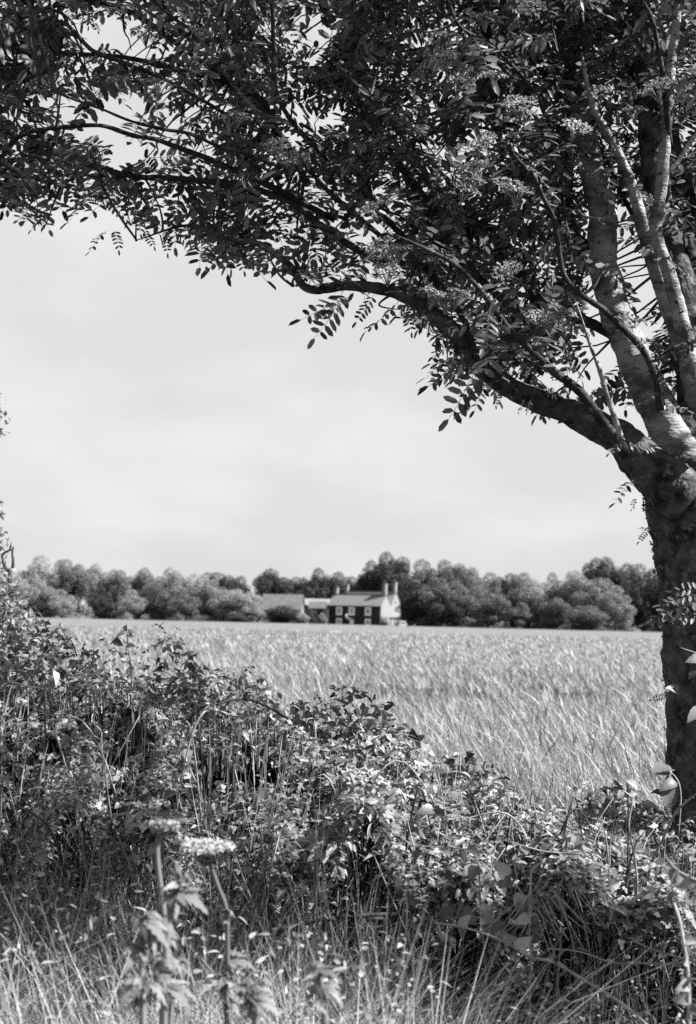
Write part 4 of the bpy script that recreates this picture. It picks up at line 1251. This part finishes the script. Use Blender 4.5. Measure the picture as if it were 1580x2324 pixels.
hogweed([(720,2190),(730,2240),(740,2360)], 2.4, [], [(722,2200,680,2190),(722,2200,775,2185),(730,2230,690,2260),(732,2240,790,2250),(735,2270,700,2310)], 'low leafy hogweed at the bottom edge beneath the dead branch', 16)

# ------------------------------------------------------------------ dead stump and bush at the left edge
sp = at(22, 1480, 9.0)
sroot = np.array([sp[0], 9.0, 0])
e = empty('dead_tree_stump', sroot)
tag(e, 'bare pale dead stump with forked broken branches at the left edge', 'dead tree')
A = lambda x, y: at(x, y, 9.0)
MB().tube(np.array([sroot, A(18, 1480), A(22, 1400), A(24, 1340), A(28, 1290)]), np.array([.06, .045, .035, .03, .02]), k=12, smooth_steps=8, jit=.15, fr=12).build('trunk', M['pale_bark'], e, smooth=True, off=sroot)
for pts, r in (([(26,1300),(14,1290),(5,1265),(10,1255),(22,1248),(24,1236)], .012), ([(27,1300),(30,1275),(28,1255),(31,1240)], .012), ([(24,1250),(26,1230)], .006), ([(20,1370),(8,1340),(10,1320)], .014)):
    MB().tube(np.array([A(*p) for p in pts]), np.linspace(r, r * .4, len(pts)), k=7, smooth_steps=5, jit=.2, fr=40).build('branch', M['darkcane'], e, smooth=True, off=sroot)


def leaf_bush(name, label, cat, c, rx, ry, rz, n, size, mat, z0=None):
    root = np.array([c[0], c[1], 0.0]); e = empty(name, root); tag(e, label, cat)
    d = unit(rng.normal(0, 1, (n, 3))); q = rng.random((n, 1)) ** .35
    k = 30; cl = unit(rng.normal(0, 1, (k, 3)))
    P = np.array(c) + d * q * [rx, ry, rz] * (1 + .18 * np.sin(d[:, :1] * 7 + 1) * np.sin(d[:, 2:3] * 8))
    V, F = leaf_tpl(size, size * .6, .3, .2, seg=1)
    fo_ = MB().add(*scatter(V, F, frames(rng.normal(0, 1, (n, 3)), d + rng.normal(0, .6, (n, 3))), P, rng.uniform(.6, 1.3, n)))
    o = fo_.build('foliage', M[mat], e, off=root); o['kind'] = 'stuff'
    for i in range(6):
        a = rng.uniform(0, 6.28)
        MB().tube(np.array([root, (c[0] + math.cos(a) * rx * .3, c[1] + math.sin(a) * ry * .3, c[2] * .6), (c[0] + math.cos(a) * rx * .7, c[1] + math.sin(a) * ry * .7, c[2] + rz * .5)]), [.02, .014, .005], k=6, smooth_steps=4).build('stem', M['twig'], e, smooth=True, off=root)
    return e


leaf_bush('hawthorn_bush', 'pale leafy bush crowding the foot of the dead stump', 'bush', at(-45, 1430, 8.3), .30, .45, .36, 4200, .045, 'nettle')
leaf_bush('hawthorn_bush', 'taller bush cut by the left edge of the picture behind the stump', 'bush', at(-95, 1290, 10.0), .30, .5, .75, 5200, .05, 'nettle')
# tree whose leaf tips just reach in at the left edge
lt = np.array([-2.9, 9.5, 0.0]); e = empty('small_tree', lt)
tag(e, 'small tree whose leaf tips just show at the left edge above the stump', 'tree')
MB().tube(np.array([lt, (-2.95, 9.5, 1.5), (-2.85, 9.5, 2.6), (-2.8, 9.5, 3.6)]), [.07, .06, .04, .02], k=10, smooth_steps=6, jit=.1, fr=8).build('trunk', M['bark'], e, smooth=True, off=lt)
n = 2600
cc = np.array([at(x, y, 9.5) for x, y in ((-60,905),(-30,935),(-45,970),(-110,880),(-130,980),(-170,920),(-200,800),(-150,1050),(-250,1000))])
P = cc[rng.integers(0, len(cc), n)] + rng.normal(0, 1, (n, 3)) * [.05, .12, .06]
P = P[proj(P)[0] < 18]; n = len(P)
V, F = leaf_tpl(.045, .025, .3, .2, seg=1)
MB().add(*scatter(V, F, frames(rng.normal(0, 1, (n, 3)), rng.normal(0, 1, (n, 3)) + [0, 0, 1]), P, rng.uniform(.6, 1.2, n))).build('foliage', M['rowan'], e, off=lt)['kind'] = 'stuff'
for q in cc[[0, 1, 2, 3, 5, 7]]:
    MB().tube(np.array([(-2.85, 9.5, 2.2), (np.array([-2.85, 9.5, 2.6]) + q) / 2, q]), [.02, .012, .004], k=5, smooth_steps=4).build('branch', M['twig'], e, smooth=True, off=lt)


# ------------------------------------------------------------------ far trees
def crown_tpl(seed, n_cl=46, per=480, leaf=0.034, flat=.9):
    """unit crown (radius 1, height 2, base at z 0): clumps of leaf faces over an uneven dome"""
    r = np.random.default_rng(seed)
    mb = MB()
    V = np.array([(-leaf * .4, 0, 0), (leaf * .4, 0, 0), (leaf * .3, leaf, 0.2 * leaf), (-leaf * .3, leaf, .2 * leaf)]); F = [np.array([(0, 1, 2, 3)])]
    d = unit(r.normal(0, 1, (n_cl, 3))); d[:, 2] = d[:, 2] * .9 + .12
    q = r.uniform(.42, .80, n_cl)
    C = d * q[:, None] * [1, 1, 1.0] + [0, 0, 1.0]
    C = np.vstack([C, r.normal(0, .28, (10, 3)) + [0, 0, .95], np.stack([r.uniform(-.8, .8, 8), r.uniform(-.8, .8, 8), r.uniform(.08, .4, 8)], -1)])
    rad = np.concatenate([r.uniform(.15, .36, n_cl), np.full(10, .3), np.full(8, .26)])
    for c, s in zip(C, rad):
        k = int(per * (s / .26) ** 2)
        dd = unit(r.normal(0, 1, (k, 3)))
        P = c + dd * s * r.uniform(.8, 1.03, (k, 1)) * [1, 1, .8]
        P[:, 2] = np.maximum(P[:, 2], 0.02)
        mb.add(*scatter(V, F, frames(r.normal(0, 1, (k, 3)), dd + r.normal(0, .3, (k, 3))), P, r.uniform(.6, 1.3, k)))
    return mb


TPL = {}
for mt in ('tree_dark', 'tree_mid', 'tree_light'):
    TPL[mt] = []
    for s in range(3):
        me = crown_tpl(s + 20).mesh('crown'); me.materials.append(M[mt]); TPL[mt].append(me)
tmb = MB(); tmb.tube(np.array([(0, 0, 0), (.03, 0, .5), (0, .02, 1.0)]), [.05, .042, .03], k=8, smooth_steps=3)
for q in ((.35, .1, 1.3), (-.3, .2, 1.25), (.05, -.35, 1.35)):
    tmb.tube(np.array([(0, 0, .7), (q[0] * .5, q[1] * .5, 1.0), q]), [.03, .022, .01], k=6)
trunk_me = tmb.mesh('trunk', True); trunk_me.materials.append(M['trunk_far'])
# x centre, top y, width (picture units), distance, tone, words
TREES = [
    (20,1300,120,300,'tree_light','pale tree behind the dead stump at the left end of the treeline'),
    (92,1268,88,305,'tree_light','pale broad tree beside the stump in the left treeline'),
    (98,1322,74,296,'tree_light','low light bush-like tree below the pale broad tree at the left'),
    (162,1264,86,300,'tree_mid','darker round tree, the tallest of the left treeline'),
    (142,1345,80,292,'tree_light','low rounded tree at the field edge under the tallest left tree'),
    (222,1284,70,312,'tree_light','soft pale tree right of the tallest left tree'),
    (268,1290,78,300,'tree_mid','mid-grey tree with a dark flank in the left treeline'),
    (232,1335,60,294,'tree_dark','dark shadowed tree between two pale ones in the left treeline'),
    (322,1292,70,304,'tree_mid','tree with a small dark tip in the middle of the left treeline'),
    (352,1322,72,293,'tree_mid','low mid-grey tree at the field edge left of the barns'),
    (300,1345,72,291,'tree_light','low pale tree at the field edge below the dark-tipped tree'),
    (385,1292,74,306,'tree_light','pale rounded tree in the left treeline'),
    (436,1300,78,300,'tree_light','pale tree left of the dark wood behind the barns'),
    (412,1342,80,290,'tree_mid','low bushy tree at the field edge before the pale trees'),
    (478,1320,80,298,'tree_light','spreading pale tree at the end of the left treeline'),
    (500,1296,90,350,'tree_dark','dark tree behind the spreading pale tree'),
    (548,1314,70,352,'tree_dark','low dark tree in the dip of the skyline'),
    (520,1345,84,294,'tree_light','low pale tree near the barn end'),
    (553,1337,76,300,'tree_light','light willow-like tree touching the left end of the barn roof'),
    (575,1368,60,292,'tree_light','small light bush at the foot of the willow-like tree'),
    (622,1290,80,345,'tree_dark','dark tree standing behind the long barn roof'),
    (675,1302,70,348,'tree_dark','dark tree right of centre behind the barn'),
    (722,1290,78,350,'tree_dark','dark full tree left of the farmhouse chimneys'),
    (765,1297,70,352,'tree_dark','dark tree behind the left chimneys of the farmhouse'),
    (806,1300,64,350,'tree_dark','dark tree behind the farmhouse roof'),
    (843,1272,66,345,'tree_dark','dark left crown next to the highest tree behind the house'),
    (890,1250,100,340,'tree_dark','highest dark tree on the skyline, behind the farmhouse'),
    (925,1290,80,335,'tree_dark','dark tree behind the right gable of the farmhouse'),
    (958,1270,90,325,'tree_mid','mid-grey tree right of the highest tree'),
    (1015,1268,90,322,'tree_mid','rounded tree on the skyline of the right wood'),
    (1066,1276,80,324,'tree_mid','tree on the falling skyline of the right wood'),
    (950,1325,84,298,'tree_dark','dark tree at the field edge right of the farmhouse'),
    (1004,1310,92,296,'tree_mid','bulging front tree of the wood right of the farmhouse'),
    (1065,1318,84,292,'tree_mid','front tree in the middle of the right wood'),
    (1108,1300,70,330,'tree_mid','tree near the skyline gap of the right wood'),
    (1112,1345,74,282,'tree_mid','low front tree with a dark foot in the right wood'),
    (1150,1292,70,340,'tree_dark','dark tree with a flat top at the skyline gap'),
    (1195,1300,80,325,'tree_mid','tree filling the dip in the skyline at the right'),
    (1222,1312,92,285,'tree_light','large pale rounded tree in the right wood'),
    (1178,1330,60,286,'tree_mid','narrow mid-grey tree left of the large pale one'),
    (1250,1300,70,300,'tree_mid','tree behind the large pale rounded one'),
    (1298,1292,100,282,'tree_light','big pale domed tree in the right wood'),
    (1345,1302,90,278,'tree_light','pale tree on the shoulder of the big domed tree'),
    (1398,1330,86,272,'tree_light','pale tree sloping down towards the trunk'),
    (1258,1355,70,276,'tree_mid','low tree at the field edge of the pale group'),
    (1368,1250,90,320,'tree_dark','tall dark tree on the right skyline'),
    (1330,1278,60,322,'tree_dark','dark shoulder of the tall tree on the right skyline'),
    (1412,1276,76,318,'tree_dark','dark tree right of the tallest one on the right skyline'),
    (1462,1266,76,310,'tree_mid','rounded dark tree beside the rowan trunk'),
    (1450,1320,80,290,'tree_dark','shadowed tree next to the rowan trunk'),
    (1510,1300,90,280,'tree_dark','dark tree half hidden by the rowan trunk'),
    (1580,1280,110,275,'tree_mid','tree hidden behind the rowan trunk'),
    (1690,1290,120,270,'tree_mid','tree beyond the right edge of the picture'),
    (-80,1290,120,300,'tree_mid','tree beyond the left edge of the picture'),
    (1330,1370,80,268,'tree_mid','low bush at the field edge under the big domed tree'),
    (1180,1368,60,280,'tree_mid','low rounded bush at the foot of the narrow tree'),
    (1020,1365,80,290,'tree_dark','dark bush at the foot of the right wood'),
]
for k, (x, y, w_, Y, mt, lab) in enumerate(TREES):
    top = at(x, y - (8 if x < 570 else 2), Y); H = top[2]; rad = w_ / 2 * Y / FPX * 1.22
    e = empty('broadleaf_tree', (top[0], Y, 0), rnd.uniform(0, 6.28))
    e['label'] = lab; e['category'] = 'tree'; e['group'] = 'trees along the far side of the field'
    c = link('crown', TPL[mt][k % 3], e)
    lo = 0.3 if Y > 310 else 0.0
    c.scale = (rad * rnd.uniform(.85, 1.2), rad * rnd.uniform(.85, 1.2), H / 2.02 * (1 - lo * .25)); c.location = (0, 0, H * lo * .25)
    t_ = link('trunk', trunk_me, e); t_.scale = (H * .33, H * .33, H * .42)


def far_bush(x, y, w_, Y, mt, name, lab):
    top = at(x, y, Y); rad = w_ / 2 * Y / FPX * 1.1
    e = empty(name, (top[0], Y, 0), rnd.uniform(0, 6.28)); tag(e, lab, 'bush', 'bushes round the farm')
    c = link('crown', TPL[mt][rnd.randrange(3)], e); c.scale = (rad, rad * .8, top[2] / 2.0)
    t_ = link('trunk', trunk_me, e); t_.scale = (rad * .3, rad * .3, top[2] * .3)


far_bush(641,1369,84,290,'tree_dark','round_bush','dark rounded bush in front of the long barn')
far_bush(682,1386,44,291,'tree_light','round_bush','lighter bush touching the right side of the dark rounded one')
far_bush(708,1380,30,296,'tree_dark','round_bush','small dark bush between barn and outbuilding')
far_bush(732,1390,30,293,'tree_light','round_bush','pale rounded shrub just left of the farmhouse')
far_bush(550,1393,80,289,'tree_dark','low_hedge','low dark hedge left of the barn bush')
far_bush(905,1372,20,312,'tree_dark','round_bush','dark shrub behind the farmhouse back corner')

# ------------------------------------------------------------------ farmhouse, 300 m away
TH = R(27)
hc = at(864.4, 1410, 300.0)
W, D1, D2 = 12.4, 4.9, 4.9
EV, RG1, RG2 = 4.75, 7.0, 7.75
house = empty('farmhouse', (hc[0] - W * math.cos(TH), 300 + W * math.sin(TH), 0), -TH)
tag(house, 'old farmhouse with dark front, white gable end and tall chimneys beyond the field', 'house')
hb = MB().box((0, 0, 0), (W - .3, .3, EV)); hb.build('front_wall', M['brick'], house)


def gable_wall(name, x0, x1, y0, y1, ev, rg, mat, label=None):
    ym = (y0 + y1) / 2
    V = [(x0, y0, 0), (x0, y1, 0), (x0, y1, ev), (x0, ym, rg), (x0, y0, ev), (x1, y0, 0), (x1, y1, 0), (x1, y1, ev), (x1, ym, rg), (x1, y0, ev)]
    F3 = [(2, 3, 4), (9, 8, 7)]
    F4 = [(0, 4, 2, 1), (5, 6, 7, 9), (0, 1, 6, 5), (1, 2, 7, 6), (0, 5, 9, 4), (3, 2, 7, 8)[::-1], (4, 9, 8, 3)]
    o = MB().add(V, [F3, F4]).build(name, mat, house)
    if label: o['label'] = label
    return o


gable_wall('gable_wall', W - .3, W, 0, D1, EV, RG1, M['render'], 'white gable wall of the front range')
gable_wall('gable_wall', W - .3, W, D1, D1 + D2, EV, RG2, M['render'], 'white gable wall of the rear range')
gable_wall('gable_wall', 0, .3, .3, D1, EV, RG1, M['render'])
gable_wall('gable_wall', 0, .3, D1, D1 + D2, EV, RG2, M['render'])
MB().box((.3, D1 + D2 - .3, 0), (W - .3, D1 + D2, EV)).build('rear_wall', M['render'], house)


def slope(name, x0, x1, ya, za, yb, zb, mat, th=.12):
    V = [(x0, ya, za), (x1, ya, za), (x1, yb, zb), (x0, yb, zb)]
    V = V + [(a, b, c + th) for a, b, c in V]
    return MB().add(V, [[(0, 3, 2, 1), (4, 5, 6, 7), (0, 1, 5, 4), (1, 2, 6, 5), (2, 3, 7, 6), (3, 0, 4, 7)]]).build(name, mat, house)


r1 = slope('roof', -.15, W + .1, -.3, EV - .2, D1 / 2, RG1 + .02, M['slate'])
r1['label'] = 'grey slate front slope'
slope('roof', -.15, W + .1, D1 / 2, RG1 + .02, D1, EV + .1, M['slate'])
slope('roof', -.15, W + .1, D1 + .01, EV + .1, D1 + D2 / 2, RG2 + .02, M['slate_pale'])
slope('roof', -.15, W + .1, D1 + D2 / 2, RG2 + .02, D1 + D2 + .3, EV - .2, M['slate'])
MB().box((-.1, D1 / 2 - .14, RG1 + .12), (W + .05, D1 / 2 + .14, RG1 + .3)).build('ridge', M['barn_roof'], house)
MB().box((-.1, D1 + D2 / 2 - .14, RG2 + .12), (W + .05, D1 + D2 / 2 + .14, RG2 + .3)).build('ridge', M['barn_roof'], house)
MB().box((0, -.06, EV - .22), (W, -.002, EV - .10)).build('gutter', M['timber'], house)


def chimney(x, y, z0, z1, w=.75, d=.75):
    c = MB().box((x - w / 2, y - d / 2, z0), (x + w / 2, y + d / 2, z1)); c.box((x - w / 2 - .08, y - d / 2 - .08, z1), (x + w / 2 + .08, y + d / 2 + .08, z1 + .18))
    o = c.build('chimney', M['render'], house)
    for q in (-.18, .18):
        MB().tube(np.array([(x + q * .4, y + q, z1 + .18), (x + q * .4, y + q, z1 + .75)]), [.11, .08], k=10).build('chimney_pot', M['barn_roof'], o, smooth=True)


chimney(.5, D1 / 2, RG1 - .3, RG1 + 1.35, .7)
chimney(.5, D1 + D2 / 2, RG2 - .3, RG2 + 1.3, .7)
chimney(W - .4, D1 / 2, RG1 - .4, RG1 + 2.3, .8, .85)
chimney(W - .4, D1 + D2 / 2, RG2 - .4, RG2 + 2.0, .8, .85)


def window(x, z, w, h, bars=True):
    g = MB().box((x + .1, -.03, z + .1), (x + w - .1, -.01, z + h - .1)).build('window', M['glass'], house)
    f = MB()
    f.box((x, -.08, z), (x + .27, -.012, z + h)); f.box((x + w - .27, -.08, z), (x + w, -.012, z + h))
    f.box((x + .27, -.08, z), (x + w - .27, -.012, z + .25)); f.box((x + .27, -.08, z + h - .25), (x + w - .27, -.012, z + h))
    f.box((x + w / 2 - .04, -.07, z + .17), (x + w / 2 + .04, -.035, z + h - .17))
    for q in (1/3, 2/3):
        f.box((x + .17, -.068, z + h * q - .03), (x + w / 2 - .04, -.037, z + h * q + .03))
        f.box((x + w / 2 + .04, -.068, z + h * q - .03), (x + w - .17, -.037, z + h * q + .03))
    f.build('frame', M['paint'], g)
    MB().box((x - .08, -.16, z - .12), (x + w + .08, -.012, z - .002)).build('sill', M['paint'], g)


for x in (1.85, 4.85, 8.7): window(x, 2.75, 1.35, 1.6)
for x in (1.85, 8.7): window(x, .55, 1.35, 1.35)
dr = MB().box((5.1, -.05, 0), (6.0, -.01, 1.75)).build('door', M['paint'], house)
MB().box((5.85, -.09, .9), (5.93, -.052, 1.0)).build('handle', M['timber'], dr)
ph = MB().add([(4.7, -1.0, 2.0), (5.6, -1.0, 1.65), (5.6, -.01, 1.65), (4.7, -.01, 2.0), (4.7, -1.0, 2.15), (5.6, -1.0, 1.8), (5.6, -.01, 1.8), (4.7, -.01, 2.15)], [[(0, 3, 2, 1), (4, 5, 6, 7), (0, 1, 5, 4), (1, 2, 6, 5), (2, 3, 7, 6), (3, 0, 4, 7)]])
ph.add(np.array([(4.55, -1.0, 2.05), (4.8, -1.0, 2.05), (4.8, -.01, 2.05), (4.55, -.01, 2.05), (4.55, -1.0, 2.75), (4.8, -1.0, 2.75), (4.8, -.01, 2.75), (4.55, -.01, 2.75)]) + [0, 0, .11], [[(0, 3, 2, 1), (4, 5, 6, 7), (0, 1, 5, 4), (1, 2, 6, 5), (2, 3, 7, 6), (3, 0, 4, 7)]])
ph.build('porch_hood', M['paint'], house)
MB().box((W + .002, D1 + 2.0, 5.3), (W + .04, D1 + 2.5, 5.9)).build('gable_window', M['glass'], house)
# timber lean-to rail against the gable
ln_ = empty('timber_pergola', tuple(house.matrix_basis @ Vector((W + .2, 1.0, 0))), -TH)
tag(ln_, 'dark low timber pergola along the white gable of the farmhouse', 'pergola')
for q in range(5): MB().box((1.5, q * 2.0, 0), (1.65, q * 2.0 + .15, 1.95)).build('post', M['timber'], ln_)
MB().box((1.45, -.2, 1.952), (1.7, 8.6, 2.2)).build('beam', M['timber'], ln_)
for q in range(9): MB().box((.05, q * 1.0, 2.202), (1.9, q * 1.0 + .1, 2.32)).build('rafter', M['timber'], ln_)

# small white car, end on, half sunk behind the crop
cp = at(911, 1414, 291.0)
car = empty('parked_car', (cp[0], 291, 0), R(8)); tag(car, 'small white car parked by the gable half hidden behind the crop', 'car')


def hull(prof, w0, w1, z_split):
    mb = MB(); n = len(prof)
    V = []
    for s in (-1, 1):
        for (y, z) in prof:
            V.append((s * (w0 if z < z_split else w1) / 2, y, z))
    F4 = [(i, (i + 1) % n, (i + 1) % n + n, i + n) for i in range(n)]
    mb.add(V, [F4]);
    c0 = np.mean([V[i] for i in range(n)], 0); c1 = np.mean([V[i + n] for i in range(n)], 0)
    mb.add([*V, c0, c1], [[(2 * n, (i + 1) % n, i) for i in range(n)] + [(2 * n + 1, i + n, (i + 1) % n + n) for i in range(n)]])
    return mb


hull([(-1.9, .3), (-1.95, .75), (-1.8, .98), (.9, 1.0), (1.85, .85), (1.95, .5), (1.9, .3)], 1.68, 1.62, .9).build('body', M['carpaint'], car)
hull([(-1.75, .985), (-1.5, 1.52), (-1.2, 1.62), (.1, 1.62), (.95, .985)], 1.5, 1.28, 1.2).build('cabin', M['carpaint'], car)
MB().add([(-.6, -1.77, 1.06), (.6, -1.77, 1.06), (.52, -1.575, 1.46), (-.52, -1.575, 1.46)], [[(0, 1, 2, 3)]]).build('rear_window', M['glass'], car)
for sx_ in (-.78, .78):
    for sy_ in (-1.25, 1.25):
        w_ = MB().tube(np.array([(sx_ - .1, sy_, .31), (sx_ + .1, sy_, .31)]), [.31, .31], k=20).build('wheel', M['rubber'], car, smooth=True)
        MB().tube(np.array([(sx_ + (-.12 if sx_ < 0 else .06), sy_, .31), (sx_ + (-.06 if sx_ < 0 else .12), sy_, .31)]), [.18, .18], k=14).build('rim', M['paint'], w_)
for sx_ in (-.66, .66):
    MB().box((sx_ - .12, -1.985, .68), (sx_ + .12, -1.93, .86)).build('tail_light', M['rubber'], car)


# barns
def barn(name, label, xl, xr, ytop, yeave, Y, dep, roof, wall):
    p0 = at(xl, ytop, Y); p1 = at(xr, ytop, Y); L = p1[0] - p0[0]
    zr = (p0[2] + p1[2]) / 2; ze = at((xl + xr) / 2, yeave, Y)[2]
    e = empty(name, (p0[0], Y - dep / 2, 0), -R(3)); tag(e, label, 'barn')
    MB().box((0, 0, 0), (L, dep, ze)).build('wall', wall, e)
    for nm, a, b_ in (('roof', -.3, dep / 2), ('roof', dep + .3, dep / 2)):
        z = ze - .1
        V = [(-.3, a, z + .02), (L + .3, a, z + .02), (L + .3, b_, zr), (-.3, b_, zr)]
        V += [(p, q, r_ + .12) for p, q, r_ in V]
        MB().add(V, [[(0, 3, 2, 1), (4, 5, 6, 7), (0, 1, 5, 4), (1, 2, 6, 5), (2, 3, 7, 6), (3, 0, 4, 7)]]).build(nm, roof, e)
    for xx in (0.02, L - .27):
        MB().add([(xx, .1, ze), (xx, dep - .1, ze), (xx, dep / 2, zr - .03), (xx + .25, .1, ze), (xx + .25, dep - .1, ze), (xx + .25, dep / 2, zr - .03)], [[(0, 2, 1), (3, 4, 5)], [(0, 3, 5, 2), (1, 2, 5, 4), (0, 1, 4, 3)]]).build('gable', wall, e)
    MB().box((L * .4, -.06, 0), (L * .4 + 2.4, -.003, min(2.6, ze - .4))).build('door', M['timber'], e)
    return e


barn('long_barn', 'long low barn with a pale roof left of the farmhouse', 598, 685, 1350, 1385, 312, 9, M['barn_roof'], M['slate_pale'])
barn('outbuilding', 'low grey-roofed outbuilding joining barn and farmhouse', 684, 748, 1360, 1374, 322, 7, M['slate_pale'], M['slate'])
barn('white_shed', 'small shed with a bright roof beside the farmhouse', 704, 738, 1366, 1381, 306, 5, M['barn_roof'], M['brick'])
